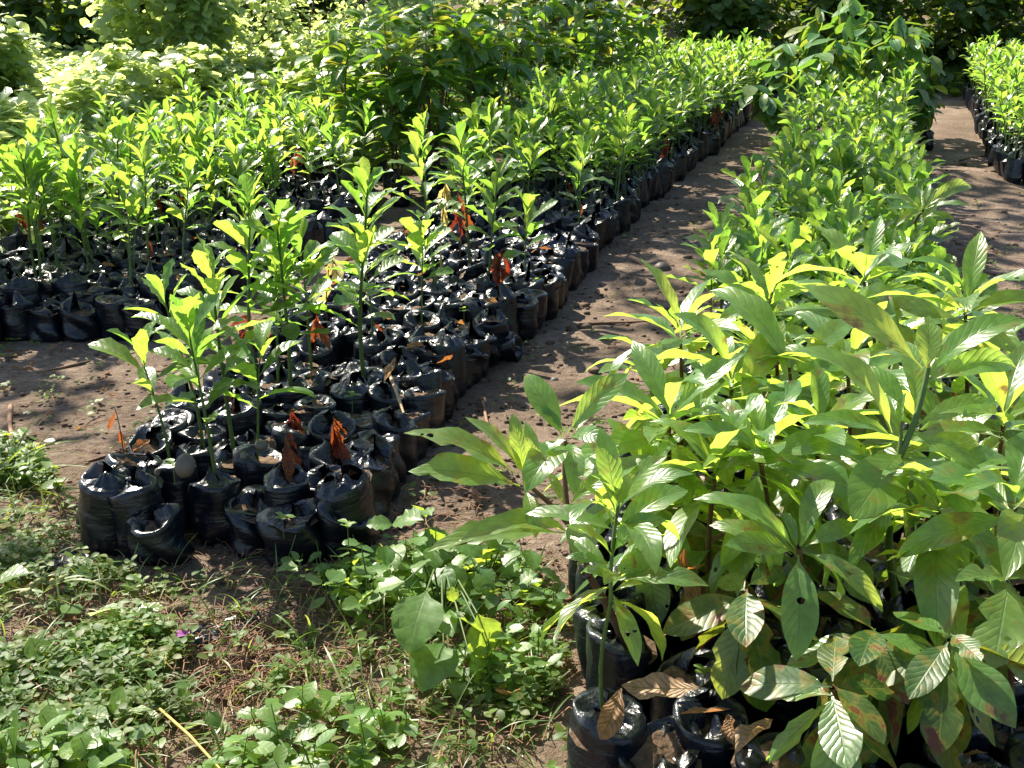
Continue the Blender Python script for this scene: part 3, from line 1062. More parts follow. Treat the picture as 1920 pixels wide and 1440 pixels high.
# left front sapling
s = Sapling('brown stemmed sapling at the left corner of the right bed with holed leaves', (1172, 1205))
z0 = 2.24
f0, cL, cR = P(1068, 985, z0), P(985, 905, z0 - .02), P(1060, 825, z0 + .03)
s.stem(s.top, P(1105, 1080, z0 + .02), .0085, .007)
s.stem(P(1105, 1080, z0 + .02), f0, .007, .006)
s.stem(f0, cL, .006, .004)
s.stem(f0, cR, .006, .004)
for a, b, w, ro, k in [((968, 888), (757, 812), .9, .1, 1), ((975, 912), (766, 884), 1.25, .25, 4), ((985, 900), (960, 775), .9, .5, 2),
                       ((990, 905), (872, 782), .9, -.2, 3), ((1000, 905), (985, 790), .8, .3, 5), ((985, 920), (1005, 1010), .9, .2, 6),
                       ((985, 880), (1062, 825), 1.3, .5, 7)]:
    s.leaf(P(*a, z0 - .02), P(*b, z0 - .05 + r.uniform(-.05, .05)), w=w, roll=ro, i=k)
for a, b, w, ro, k, dz in [((1055, 820), (985, 700), 1.2, .5, 2, .05), ((1062, 815), (1000, 752), .7, .2, 3, .02), ((1065, 812), (1178, 700), .85, -.6, 6, .03),
                           ((1070, 820), (1142, 835), 1.1, -.3, 8, -.08), ((1060, 835), (985, 925), 1.2, .2, 0, -.12), ((1068, 830), (1075, 930), 1.0, .2, 5, -.1),
                           ((1075, 815), (1120, 740), .9, -.3, 2, .08), ((1066, 950), (1170, 880), .8, -.4, 6, .0), ((1066, 960), (1025, 880), .7, .4, 3, .03)]:
    s.leaf(P(*a, z0 + .03), P(*b, z0 + .03 + dz), w=w, roll=ro, i=k)
s.leaf(P(1070, 1000, z0), P(860, 1015, z0 - .12), w=.7, roll=.2, i=8)
s.leaf(P(1060, 1000, z0), P(800, 1035, z0 - .1), w=.8, roll=-.2, i=7)
s.leaf(P(1090, 1000, z0), P(1090, 1060, z0 - .14), w=1.4, roll=.0, i=5)
s.leaf(P(1000, 975, z0), P(955, 985, z0 + .1), w=1.2, roll=.0, i=2)
s.done()

# slim green stemmed one in front
s = Sapling('slim sapling rising on a green stem from the front corner bag', (1135, 1345))
z1 = 2.03
s.stem(s.top, P(1145, 1130, z1), .0042, .0036)
s.stem(P(1145, 1130, z1), P(1160, 940, z1), .0036, .003)
s.rosette(P(1148, 1080, z1), 9, (.13, .2), (-.4, .7))
s.rosette(P(1158, 960, z1), 7, (.14, .2), (.2, 1.2))
for a, b, w, ro in [((1155, 960), (1125, 800), 1.0, .3), ((1155, 955), (1250, 855), 1.1, -.4), ((1150, 1050), (1060, 985), 1.1, .2), ((1150, 1040), (1250, 975), 1.2, -.2),
                    ((1147, 1090), (1090, 1075), .9, .2), ((1147, 1080), (1230, 1040), 1.3, -.5), ((1147, 1100), (1105, 1130), .8, .3), ((1150, 1110), (1205, 1095), .8, -.2),
                    ((1158, 960), (1215, 990), 1.2, .2), ((1160, 945), (1105, 890), .9, .1), ((1150, 1010), (1290, 920), 1.1, -.2), ((1150, 1000), (1085, 905), .9, .2), ((1148, 1060), (1060, 1045), .9, .1), ((1150, 1090), (1265, 1095), 1., -.2)]:
    s.leaf(P(*a, z1), P(*b, z1 + r.uniform(-.08, .06)), w=w, roll=ro)
s.done('stem')

# the tall one at the right
s = Sapling('tall sapling with the longest arching leaves at the right of the bed', (1690, 1130))
z2 = 2.2
s.stem(s.top, P(1685, 860, z2), .009, .007)
s.stem(P(1685, 860, z2), P(1740, 690, z2), .007, .005)
s.stem(P(1685, 860, z2), P(1690, 790, z2), .005, .003)
for a, b, w, ro, k, dz in [((1728, 690), (1508, 536), .95, .5, 3, .06), ((1738, 700), (1742, 592), 1.5, .2, 4, .03), ((1745, 700), (1925, 602), 1.05, -.4, 5, -.05),
                           ((1672, 812), (1490, 655), .85, .35, 0, .0), ((1676, 822), (1503, 795), .7, .2, 6, -.04), ((1715, 800), (1868, 755), .8, -.3, 6, .0),
                           ((1690, 850), (1598, 975), 1.5, .2, 2, -.14), ((1705, 858), (1822, 990), .85, -.1, 8, -.12), ((1712, 815), (1838, 880), .9, -.5, 3, -.06),
                           ((1700, 770), (1610, 690), 1.1, .4, 8, .06), ((1735, 720), (1905, 690), .85, -.3, 0, .02), ((1690, 830), (1660, 740), .8, .3, 5, .1),
                           ((1715, 770), (1700, 640), .9, -.2, 2, .12), ((1700, 850), (1850, 850), .9, -.2, 6, .05), ((1690, 800), (1700, 735), .7, .0, 6, -.02)]:
    s.leaf(P(*a, z2), P(*b, z2 + dz), w=w, roll=ro, i=k)
s.rosette(P(1690, 900, z2 + .05), 6, (.17, .22), (-.5, .1), mat=('sapling', 'old'))
s.done('stem')

# rosette in front centre
s = Sapling('sapling whose rosette holds one long leaf hanging straight down', (1505, 1235))
z3 = 2.08
s.stem(s.top, P(1497, 1025, z3), .007, .005)
for a, b, w, ro, k, dz in [((1490, 1030), (1300, 937), .8, .1, 0, .02), ((1488, 1035), (1358, 1022), 1.2, .3, 3, -.05), ((1485, 1040), (1330, 985), .8, .3, 6, .04),
                           ((1500, 1025), (1560, 900), 1.0, .3, 5, .08), ((1510, 1025), (1608, 985), 1.1, -.3, 6, .02), ((1496, 1040), (1492, 1240), 1.15, .15, 2, -.1),
                           ((1510, 1035), (1655, 1148), .6, -.2, 8, -.06), ((1512, 1040), (1565, 1135), 1.3, -.1, 5, .05), ((1480, 1030), (1415, 955), 1.0, .2, 7, .1),
                           ((1495, 1030), (1470, 960), .7, .2, 6, .06), ((1500, 1030), (1535, 965), .7, -.2, 3, .0)]:
    s.leaf(P(*a, z3), P(*b, z3 + dz), w=w, roll=ro, i=k)
s.done('brownstem')

# others placed by rosette
SAPS = [  # rosette px, depth, base px, leaves, label
    ((1372, 728), 2.62, (1375, 985), 11, 'sapling with wide pale leaves left of the tall arching one'),
    ((1275, 640), 2.85, (1270, 900), 10, 'sapling with a long flat leaf reaching over the path'),
    ((1440, 580), 3.05, (1445, 800), 11, 'yellow green sapling at the back left of the large leaved group'),
    ((1620, 530), 3.1, (1625, 760), 10, 'sapling with one upright pale leaf at the very back'),
    ((1810, 590), 2.85, (1810, 850), 11, 'sapling with a broad half lit upright leaf at the back right'),
    ((1425, 860), 2.3, (1430, 1110), 11, 'sapling between the hanging rosette and the wide pale leaves'),
    ((1255, 800), 2.45, (1262, 1040), 10, 'sapling with a long arched leaf beside the left corner sapling'),
    ((1880, 800), 2.35, (1870, 1050), 10, 'sapling leaning out over the right path'),
    ((1900, 960), 2.05, (1885, 1240), 9, 'sapling nearest to the right picture edge with upright leaves'),
    ((1590, 700), 2.6, (1600, 960), 11, 'sapling behind the longest arching leaves'),
    ((1530, 830), 2.4, (1540, 1080), 9, 'sapling under the pale drooping leaf in the centre'),
    ((1760, 960), 2.15, (1760, 1220), 9, 'sapling with narrow dark leaves below the tall one'),
    ((1340, 900), 2.3, (1335, 1120), 8, 'sapling with reddening leaves behind the front bags'),
]
for i, (c, z, bp, n, lab) in enumerate(SAPS):
    s = Sapling(lab, bp)
    cc = P(*c, z)
    s.stem(s.top, cc, .007, .0045)
    s.rosette(cc + Vector((0, 0, .015)), n + 5, (.2, .3), (-.25, 1.15))
    if i % 2 == 0:
        q = s.top.lerp(cc, .55)
        e = q + Vector((r.uniform(-.1, .1), r.uniform(-.08, .08), .07))
        s.stem(q, e, .004, .003)
        s.rosette(e, 9, (.17, .25), (-.2, .7))
    lo = s.top.lerp(cc, .5)
    s.rosette(lo, 8, (.14, .21), (-.8, .1), 'old', ('old', 'old', 'old', 'sapling'))
    s.done()
for k in range(10):
    for _ in range(60):
        d = r.uniform(2.15, 3.35)
        x = r.uniform(float(b3l(d)) + .1, float(b3r(d)) - .05)
        if free(x, d, .13):
            break
    px_ = 960 + FPX * x / (d * CP + (CAMH - BAGH) * SP)
    py_ = 2200 * (CAMH - BAGH) / CP / (d * CP + (CAMH - BAGH) * SP) - 16
    s = Sapling('large leaved sapling crowded between the taller saplings of the right bed', (px_, py_), 'saplings crowded in the right bed')
    cc = s.top + Vector((r.uniform(-.06, .06), r.uniform(-.06, .06), r.uniform(.26, .42)))
    s.stem(s.top, cc, .007, .0045)
    s.rosette(cc, 13, (.19, .28), (-.25, 1.1))
    s.rosette(s.top.lerp(cc, .55), 7, (.14, .21), (-.8, .1), 'old', ('old', 'old', 'sapling'))
    s.done()
# explicit large leaves that stand out
s = Sapling('sapling with one upright pale leaf and bright tips in the middle of the group', (1500, 860))
zz = 2.75
s.stem(s.top, P(1480, 690, zz), .007, .004)
for a, b, w, ro, k, dz in [((1385, 760), (1470, 600), 1.1, -.4, 3, .05), ((1362, 715), (1262, 588), 1.2, .4, 5, -.05), ((1430, 790), (1580, 910), 1.3, .3, 7, -.1), ((1445, 780), (1575, 735), .9, -.2, 6, 0.),
                           ((1480, 690), (1330, 545), .9, .3, 0, .1), ((1490, 690), (1600, 600), .9, -.3, 3, .1), ((1480, 700), (1600, 690), 1., -.2, 2, 0.), ((1475, 700), (1420, 620), 1., .2, 5, .1)]:
    s.leaf(P(*a, zz - .2), P(*b, zz - .2 + dz), w=w, roll=ro, i=k)
s.done()
s = Sapling('spreading sapling alone on the right edge behind the large leaved group', (1705, 480))
zz = 4.4
cc = P(1730, 395, zz)
s.stem(s.top, cc, .008, .005)
for a, b, w, ro, dz in [((1735, 390), (1822, 352), .8, -.3, .05), ((1735, 392), (1820, 386), .7, -.2, -.1), ((1725, 392), (1655, 372), .9, .2, .0), ((1725, 395), (1660, 392), .9, .2, -.1),
                        ((1730, 390), (1745, 345), 1., 0., .0), ((1730, 410), (1790, 415), .8, 0., -.05), ((1728, 400), (1680, 425), .8, .2, -.1), ((1728, 395), (1722, 352), .6, .2, .1)]:
    s.leaf(P(*a, zz), P(*b, zz + dz), w=w, roll=ro)
s.rosette(cc - Vector((0, 0, .12)), 6, (.14, .2), (-.6, .1), 'old', ('old', 'sapling'))
s.done()

# the low ones with red blotched leaves over the front bags
LOW = [((1640, 1190), (1640, 1300), 1.98, 9, 'low sapling with dark red blotched leaves over the front bags'),
       ((1780, 1200), (1790, 1330), 1.92, 9, 'low sapling with crimson spotted leaves at the right front'),
       ((1400, 1110), (1405, 1170), 2.1, 7, 'low sapling with round dark leaves behind the dry leaves'),
       ((1560, 1290), (1580, 1370), 1.88, 8, 'lowest sapling with pointed green leaves above the front bags')]
for c, bp, z, n, lab in LOW:
    s = Sapling(lab, bp)
    cc = P(*c, z)
    s.stem(s.top, cc, .006, .004)
    s.rosette(cc, n + 5, (.13, .2), (-1.25, .1), 'old', ('old', 'old', 'old', 'sapling'))
    s.done()
s = Sapling('sapling with one big oval leaf hanging at the right picture edge', (1905, 1330))
cc = P(1893, 1090, 1.95)
s.stem(s.top, cc, .006, .004)
s.leaf(cc, P(1862, 1255, 1.88), 'old', 'sapling', 1.15, -.25, 1)
s.leaf(cc, P(1935, 1290, 1.9), 'old', 'sapling', 1.1, .2, 2)
s.leaf(cc, P(1790, 1090, 1.85), w=.9)
s.leaf(cc, P(1900, 1000, 1.95), w=.9)
s.done()

# front bags of the right bed without a plant
for px, lab, rot in [((1345, 1345), 'black bag nearest the camera with a dry leaf in it', None),
                     ((1240, 1345), 'black bag tipped forward so its open mouth shows soil', Matrix.Rotation(R(24), 4, 'X')),
                     ((1295, 1255), 'black bag behind the tipped bag with a tiny sprout', None),
                     ((1165, 1140), 'black bag by the leaf litter at the left corner of the right bed', Matrix.Rotation(R(-6), 4, 'Y')),
                     ((1235, 1030), 'black bag beside the sunny path under the corner sapling', None),
                     ((1440, 1400), 'black bag topped with a sunlit patch at the bottom edge', Matrix.Rotation(R(8), 4, 'X')),
                     ((1375, 1250), 'black bag under brown curled leaves in the right bed', None)]:
    b = G(*px, BAGH)
    occupied.append((b.x, b.y))
    gz = ghs(b.x, b.y)
    rt = root('soil_bag', lab, 'nursery bag', (b.x, b.y, gz), None, rot)
    put_bag(rt, r)
for x, y in bed(b3l, b3r, 1.62, 3.7, .135, 8):
    if not free(x, y, .12):
        continue
    gz = ghs(x, y)
    q_ = 'at the front of the right bed' if y < 2.0 else ('on the path edge under the large leaved saplings' if x < b3l(y) + .12 else 'deep in the shade under the large leaved saplings')
    rt = root('soil_bag', 'black bag of soil ' + q_, 'nursery bag', (x, y, gz), 'bags ' + q_, lean(r, .05))
    put_bag(rt, r, zs=r.uniform(.9, 1.05))

# ------------------------------------------------------------------ tall dark shrubs in bags, left of the middle bed
r = random.Random(71)


def tall_shrub(x, y, H, label, group, kind='shrub', mat='shrub', n=60, L=(.18, .28), el=(-.5, .75), spread=.28, stemmat='brownstem', low=.45):
    gz = ghs(x, y)
    rt = root('potted_shrub' if kind == 'shrub' else 'potted_drooping_sapling', label, 'shrub' if kind == 'shrub' else 'drooping sapling', (x, y, gz), group)
    put_bag(rt, r)
    tubes, tips = [], []
    for k in range(r.randint(3, 4)):
        a = Vector((0, 0, BAGH - .03 + (H * low * .6 if k else 0) * r.uniform(.5, 1)))
        az = r.uniform(0, 6.3)
        b = Vector((math.cos(az) * spread * r.uniform(.3, 1) * (1 if k else .3), math.sin(az) * spread * r.uniform(.3, 1) * (1 if k else .3), H * (1.0 if k == 0 else r.uniform(.65, .95))))
        mid = a.lerp(b, .5) + Vector((r.uniform(-.03, .03), r.uniform(-.03, .03), 0))
        path = [a, a.lerp(mid, .6), mid, mid.lerp(b, .6), b]
        tubes.append((path, [.009, .008, .007, .005, .003], 5))
        tips.append((a, mid, b))
    obj('stem', tubes_mesh('shrub_stem', tubes, stemmat), rt)
    for i in range(n):
        a, mid, b = r.choice(tips)
        t = r.uniform(low, 1.0) if r.random() < .6 else r.uniform(.85, 1.02)
        p = a.lerp(mid, t * 2) if t < .5 else mid.lerp(b, t * 2 - 1)
        if p.z < H * low * .75:
            continue
        obj('leaf', leafmesh(kind, mat, r.randrange(60)), rt, TRS(p, i * 2.4 + r.uniform(-.4, .4), r.uniform(*el), r.uniform(-.4, .4), r.uniform(*L)))
    return rt


for x, y, H in [(-1.15, 8.5, 1.05), (-.82, 8.35, 1.15), (-.55, 8.55, 1.2), (-1.3, 8.95, 1.2), (-.95, 8.9, 1.3), (-.6, 9.0, 1.35), (-.3, 9.1, 1.2),
                (-1.1, 9.5, 1.3), (-.7, 9.6, 1.38), (-.3, 9.7, 1.3), (-.15, 9.3, 1.05)]:
    tall_shrub(x + r.uniform(-.05, .05), y, H, ('tall dark green shrub at the front of the near clump left of the middle bed' if y < 8.8 else 'tall dark green shrub in the crowded back of the near shrub clump'), ('tall shrubs at the front of the near clump' if y < 8.8 else 'tall shrubs at the back of the near clump'), n=95, low=.14)
for x, y, H in [(.05, 10.6, 1.2), (.35, 10.5, 1.1), (-.1, 11.3, 1.36), (.3, 11.4, 1.42), (.7, 11.5, 1.35), (.2, 12.2, 1.42), (.65, 12.4, 1.45), (1.0, 12.6, 1.35), (1.15, 13.1, 1.3), (.5, 13.0, 1.45), (1.35, 13.6, 1.2)]:
    tall_shrub(x + r.uniform(-.05, .05), y, H, ('tall green shrub at the front of the far clump beside the middle bed' if y < 11.6 else 'tall green shrub at the back of the far clump beside the middle bed'), ('tall shrubs at the front of the far clump' if y < 11.6 else 'tall shrubs at the back of the far clump'), n=85, low=.14)
# drooping leaved saplings at the end of the right bed
for k, (x, y, H) in enumerate([(2.95, 11.3, 1.05), (3.25, 11.7, 1.4), (3.55, 11.5, 1.25), (3.0, 12.2, 1.3), (3.4, 12.4, 1.38), (3.85, 12.0, 1.15), (2.6, 11.0, .75), (4.0, 11.5, .9), (3.9, 12.7, 1.1), (2.75, 11.8, 1.0)]):
    w_ = 'tall' if H > 1.08 else 'low spreading'
    tall_shrub(x, y, H, w_ + ' sapling with hanging oval leaves at the far end of the right bed', w_ + ' drooping saplings at the end of the right bed', 'droop', 'droop',
               95, (.17, .28), (-1.3, .0), .5, low=.2)

# ------------------------------------------------------------------ vines, bushes and hedge behind
r = random.Random(81)
nr = np.random.default_rng(5)


def vine_h(x, y):
    edge = np.maximum(np.clip((-2.75 - x) / .4, 0, 1), np.clip((y - 9.8) / .8, 0, 1))
    return edge * (.42 + .34 * np.clip((y - 8.5) / 4, 0, 1) + .9 * np.maximum(0, fbm(x * .9 + 3, y * .9, 71, 4)) * 1.6)


vm = Stuff('vine')
cnt = 0
while cnt < 34000:
    y = 5.8 + 12.0 * r.random() ** .9
    x = r.uniform(-.47 * y - .6, -.06 * y - .2)
    H = float(vine_h(x, y))
    if H < .06:
        continue
    z = ghs(x, y) + H * (1 - abs(r.gauss(0, .18))) + r.uniform(-.04, .04)
    vm.add('vine', r.randrange(60), TRS((x, y, max(.03, z)), r.uniform(0, 6.3), r.uniform(-.6, .4), r.uniform(-.6, .6), r.uniform(.06, .16)))
    cnt += 1
tag(obj('creeping_vines', vm.mesh('creeping_vines')), 'sunlit creeping vines smothering the ground behind the left bed', 'vines', kind='stuff')
# vine tendrils
tp = []
for k in range(26):
    y = r.uniform(11, 17)
    x = r.uniform(-.42 * y, -.1 * y)
    z = ghs(x, y) + float(vine_h(x, y))
    p = Vector((x, y, z - .08))
    d = Vector((r.uniform(-1, 1), r.uniform(-1, .4), r.uniform(.5, 1.4))).normalized()
    path = [p]
    for q in range(7):
        d = (d + Vector((r.uniform(-.35, .35), r.uniform(-.3, .3), r.uniform(-.45, .15)))).normalized()
        p = p + d * .06
        path.append(p)
    tp.append((path, [.006 - .0006 * q for q in range(8)], 4))
tag(obj('vine_tendrils', tubes_mesh('vine_tendrils', tp, 'tendril')), 'thin curling vine shoots above the sunlit vines', 'vines', kind='stuff')


def crown_mesh(name, c, rad, nclump, per, kind, mat, L, seed, updown=.4, clr=.42):
    q = random.Random(seed)
    st = Stuff(mat)
    for k in range(nclump):
        while True:
            u = Vector((q.uniform(-1, 1), q.uniform(-1, 1), q.uniform(-1, 1)))
            if .25 < u.length < 1:
                break
        u = u.normalized() * (u.length ** .4)
        cc = Vector((u.x * rad[0], u.y * rad[1], u.z * rad[2])) + Vector(c)
        cr = min(rad) * clr * q.uniform(.6, 1.25)
        for i in range(per):
            d = Vector((q.gauss(0, 1), q.gauss(0, 1), q.gauss(0, .8))).normalized()
            p = cc + d * cr * (q.uniform(.5, 1.05) if q.random() < .8 else q.uniform(1.05, 1.75))
            if p.z < .03:
                p.z = .03 + abs(p.z) * .3
            st.add(kind, q.randrange(60), TRS(p, math.atan2(-d.x, d.y) + q.uniform(-.9, .9), q.uniform(-.9, updown), q.uniform(-.6, .6), q.uniform(*L)))
    return st.mesh(name, seed)


def limbs(c, rad, seed, r0=.05, n=6, z0=-.05):
    q = random.Random(seed)
    paths = []
    hub = Vector((c[0] * .5, c[1] * .5, c[2] * .45))
    paths.append(([Vector((0, 0, z0)), hub * .5 + Vector((q.uniform(-.05, .05), 0, 0)), hub], [r0, r0 * .85, r0 * .7], 8))
    for k in range(n):
        az = 6.283 * k / n + q.uniform(-.4, .4)
        e = Vector(c) + Vector((math.cos(az) * rad[0] * .75, math.sin(az) * rad[1] * .75, q.uniform(-.2, .7) * rad[2]))
        m = hub.lerp(e, .5) + Vector((0, 0, rad[2] * .12))
        paths.append(([hub, hub.lerp(m, .5), m, m.lerp(e, .5), e], [r0 * .55, r0 * .45, r0 * .35, r0 * .22, r0 * .1], 6))
    return paths


def bush(name, cat, label, x, y, c, rad, ncl, per, kind, mat, L, seed, group=None, r0=.025, trunkname='trunk', clr=.42):
    rt = root(name, label, cat, (x, y, ghs(x, y)), group)
    obj(trunkname, tubes_mesh('trunk', limbs(c, rad, seed, r0), 'bark'), rt)
    obj('crown', crown_mesh('crown', c, rad, ncl, per, kind, mat, L, seed, clr=clr), rt)
    return rt


bush('vine_covered_bush', 'bush', 'rounded vine covered bush with a shaded face left of centre', -3.45, 12.4, (0, 0, 1.15), (.6, .55, .95), 40, 80, 'vine', 'vine', (.09, .15), 401)
bush('vine_covered_bush', 'bush', 'vine covered bush at the top left corner with a purple flower', -4.75, 10.3, (0, 0, .95), (.55, .5, .6), 34, 75, 'vine', 'vine', (.09, .15), 402)
bush('vine_covered_bush', 'bush', 'pale fine leaved bush between the round bush and the dark shrubs', -2.35, 13.6, (0, 0, 1.0), (1.1, .6, .95), 46, 80, 'hedge', 'vine', (.055, .10), 403, clr=.5)
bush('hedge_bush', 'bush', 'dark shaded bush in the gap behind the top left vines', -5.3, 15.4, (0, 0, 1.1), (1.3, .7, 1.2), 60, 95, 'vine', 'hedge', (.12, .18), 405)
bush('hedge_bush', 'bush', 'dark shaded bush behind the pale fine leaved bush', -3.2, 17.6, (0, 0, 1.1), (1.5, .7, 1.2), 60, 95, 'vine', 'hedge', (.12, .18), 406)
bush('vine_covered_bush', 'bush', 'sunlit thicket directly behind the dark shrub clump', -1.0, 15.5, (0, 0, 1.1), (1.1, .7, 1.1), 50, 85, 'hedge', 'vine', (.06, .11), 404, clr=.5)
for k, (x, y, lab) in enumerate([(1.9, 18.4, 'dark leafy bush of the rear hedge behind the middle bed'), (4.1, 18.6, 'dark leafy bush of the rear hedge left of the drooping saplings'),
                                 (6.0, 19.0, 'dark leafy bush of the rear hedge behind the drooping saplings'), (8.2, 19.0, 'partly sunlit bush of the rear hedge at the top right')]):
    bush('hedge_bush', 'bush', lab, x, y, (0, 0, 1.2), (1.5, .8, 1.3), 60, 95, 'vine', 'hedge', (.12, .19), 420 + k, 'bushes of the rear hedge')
# dark woodland behind everything
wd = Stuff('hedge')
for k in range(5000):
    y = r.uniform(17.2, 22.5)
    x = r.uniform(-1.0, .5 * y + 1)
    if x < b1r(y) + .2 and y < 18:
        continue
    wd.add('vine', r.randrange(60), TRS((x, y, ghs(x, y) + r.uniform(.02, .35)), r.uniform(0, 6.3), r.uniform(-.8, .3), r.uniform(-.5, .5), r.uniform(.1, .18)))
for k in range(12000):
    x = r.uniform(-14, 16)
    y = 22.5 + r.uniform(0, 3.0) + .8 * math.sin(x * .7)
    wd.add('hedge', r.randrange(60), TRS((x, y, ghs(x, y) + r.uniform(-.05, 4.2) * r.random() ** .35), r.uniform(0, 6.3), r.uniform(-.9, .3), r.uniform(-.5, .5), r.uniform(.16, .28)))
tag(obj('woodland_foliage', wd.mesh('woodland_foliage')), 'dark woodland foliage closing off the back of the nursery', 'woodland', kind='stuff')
# woody twig hanging before the hedge
tw = [P(1445, -30, 17), P(1452, 0, 17), P(1460, 18, 17), P(1474, 24, 17), P(1480, 30, 17)]
tag(obj('hanging_twig', tubes_mesh('hanging_twig', [(tw, [.02, .018, .015, .012, .01], 5)], 'straw')), 'pale bare twig hanging before the dark hedge', 'twig')


# shade trees: their crowns stand above the picture and throw the dappled shade
def shade_tree(label, x, y, clumps, seed, trunkr=.16):
    q = random.Random(seed)
    gz = ghs(x, y)
    rt = root('shade_tree', label, 'tree', (x, y, gz))
    st = Stuff('canopy')
    paths = []
    hub = Vector((0, 0, 3.2))
    paths.append(([Vector((0, 0, -.1)), Vector((.05, 0, 1.2)), Vector((-.05, .05, 2.3)), hub], [trunkr, trunkr * .85, trunkr * .75, trunkr * .7], 10))
    for (cx, cy, cz, cr, dens) in clumps:
        c = Vector((cx - x, cy - y, cz - gz))
        m = hub.lerp(c, .5) + Vector((0, 0, .35))
        paths.append(([hub, hub.lerp(m, .6), m, m.lerp(c, .6), c], [trunkr * .4, trunkr * .32, trunkr * .24, trunkr * .15, trunkr * .07], 6))
        for i in range(int(dens * 110 * cr * cr)):
            d = Vector((q.gauss(0, 1), q.gauss(0, 1), q.gauss(0, .6))).normalized() * cr * q.random() ** .4
            st.add('flat', q.randrange(60), TRS(c + d, q.uniform(0, 6.3), q.uniform(-.7, .3), q.uniform(-.5, .5), q.uniform(.13, .24)))
    obj('trunk', tubes_mesh('tree_trunk', paths, 'bark'), rt)
    obj('crown', st.mesh('tree_crown', seed), rt)


def above(X, D, h):
    t = (h - .3) / SDIR.z
    return (X + SDIR.x * t, D + SDIR.y * t, h)


def clump(X, D, rr, dens, h):
    return (*above(X, D, h), rr, dens)


rc = random.Random(505)


def cover(xf0, xf1, d0, d1, step, rr, dens, h, skip=0.0):
    out, d = [], d0
    while d < d1:
        x = xf0(d)
        while x < xf1(d):
            if rc.random() > skip:
                out.append(clump(x + rc.uniform(-.2, .2), d + rc.uniform(-.2, .2), rr * rc.uniform(.75, 1.15), dens, h + rc.uniform(-.3, .5)))
            x += step
        d += step
    return out


shade_tree('spreading tree behind the rear bushes shading the middle of the nursery', -3.4, 19.3,
           cover(lambda d: b1l(d) - .2, lambda d: b1r(d) + .3, 7.8, 12.2, 1.05, .7, 1.3, 6.0, .08)
           + cover(lambda d: b1r(d) + .75, lambda d: b3r(d) + 1.0, 4.3, 9.6, .95, .78, 1.3, 6.1, .03)
           , 501)
shade_tree('tree beyond the left bed shading the left path', -7.4, 10.2,
           [clump(-1.7, 4.35, .55, .9, 4.6), clump(-2.3, 4.6, .5, .8, 4.8), clump(-1.5, 3.1, .45, .8, 4.3)]
           + cover(lambda d: -2.9, lambda d: -1.0, 5.3, 8.2, 1.0, .55, .95, 5.0, .2), 502)

# ------------------------------------------------------------------ ground plants, litter
r = random.Random(91)


def inpoly(x, y, poly):
    c, j = False, len(poly) - 1
    for i in range(len(poly)):
        xi, yi = poly[i]
        xj, yj = poly[j]
        if (yi > y) != (yj > y) and x < (xj - xi) * (y - yi) / (yj - yi) + xi:
            c = not c
        j = i
    return c


weedpoly = [tuple(G(*p)[:2]) for p in [(-80, 820), (60, 850), (170, 985), (280, 1090), (420, 1085), (560, 1110), (640, 1090), (690, 1070), (860, 1040), (1000, 1080), (1050, 1150), (1060, 1520), (700, 1560), (-150, 1560)]]
wx = [p[0] for p in weedpoly]
wy = [p[1] for p in weedpoly]
gc = Stuff('tinyweed')
tb = []
n = 0
while n < 3100:
    x, y = r.uniform(min(wx), max(wx)), r.uniform(min(wy), max(wy))
    if not inpoly(x, y, weedpoly):
        continue
    dn = float(vnoise(x * 3.2, y * 3.2, 5)) * .6 + float(vnoise(x * 9, y * 9, 6)) * .4
    if dn < r.uniform(.53, .68):
        if r.random() > .04:
            n += .3
            continue
    n += 1
    gz = ghs(x, y)
    hh = r.uniform(.015, .075)
    az = r.uniform(0, 6.3)
    base = Vector((x, y, gz))
    top = base + Vector((r.uniform(-.03, .03), r.uniform(-.03, .03), hh))
    for k in range(r.randint(2, 4)):
        p = base.lerp(top, .5 + .5 * k / 3)
        for sgn in (0, math.pi):
            gc.add('small', r.randrange(60), TRS(p, az + sgn + k * 1.57 + r.uniform(-.3, .3), r.uniform(-.25, .6), r.uniform(-.4, .4), r.uniform(.015, .034)))
    if r.random() < .35:
        tb.append(([base - Vector((0, 0, .005)), top], [.0013, .0009], 3))
# sparse sprouts on the paths
for k in range(150):
    px = r.choice(((r.uniform(0, 420), r.uniform(640, 850)), (r.uniform(700, 1250), r.uniform(480, 980)), (r.uniform(1000, 1400), r.uniform(250, 640)), (r.uniform(1700, 1920), r.uniform(330, 640))))
    b = G(*px)
    if b1l(b.y) - .02 < b.x < b1r(b.y) + .02 and b.y > 2.8:
        continue
    gz = ghs(b.x, b.y)
    for q in range(r.randint(3, 9)):
        gc.add('small', r.randrange(60), TRS(Vector((b.x + r.gauss(0, .02), b.y + r.gauss(0, .02), gz + r.uniform(.012, .03))), r.uniform(0, 6.3), r.uniform(-.1, .6), r.uniform(-.3, .3), r.uniform(.015, .034)))
gc2 = Stuff('weed')
n = 0
while n < 230:
    x, y = r.uniform(min(wx), max(wx)), r.uniform(min(wy), max(wy))
    if not inpoly(x, y, weedpoly) or float(vnoise(x * 2.6 + 9, y * 2.6, 15)) < .45:
        continue
    n += 1
    b = Vector((x, y, ghs(x, y)))
    t = b + Vector((r.uniform(-.05, .05), r.uniform(-.05, .05), r.uniform(.04, .13)))
    tb.append(([b - Vector((0, 0, .005)), b.lerp(t, .5) + Vector((r.uniform(-.01, .01), 0, 0)), t], [.0018, .0014, .001], 3))
    for k in range(r.randint(3, 7)):
        gc2.add(r.choice(('broad', 'small', 'small')), r.randrange(60), TRS(b.lerp(t, .4 + .6 * k / 6), r.uniform(0, 6.3), r.uniform(-.5, .6), r.uniform(-.4, .4), r.uniform(.028, .062)))
tag(obj('mixed_weeds', gc2.mesh('mixed_weeds')), 'taller mixed weeds rising out of the foreground ground cover', 'weeds', kind='stuff')
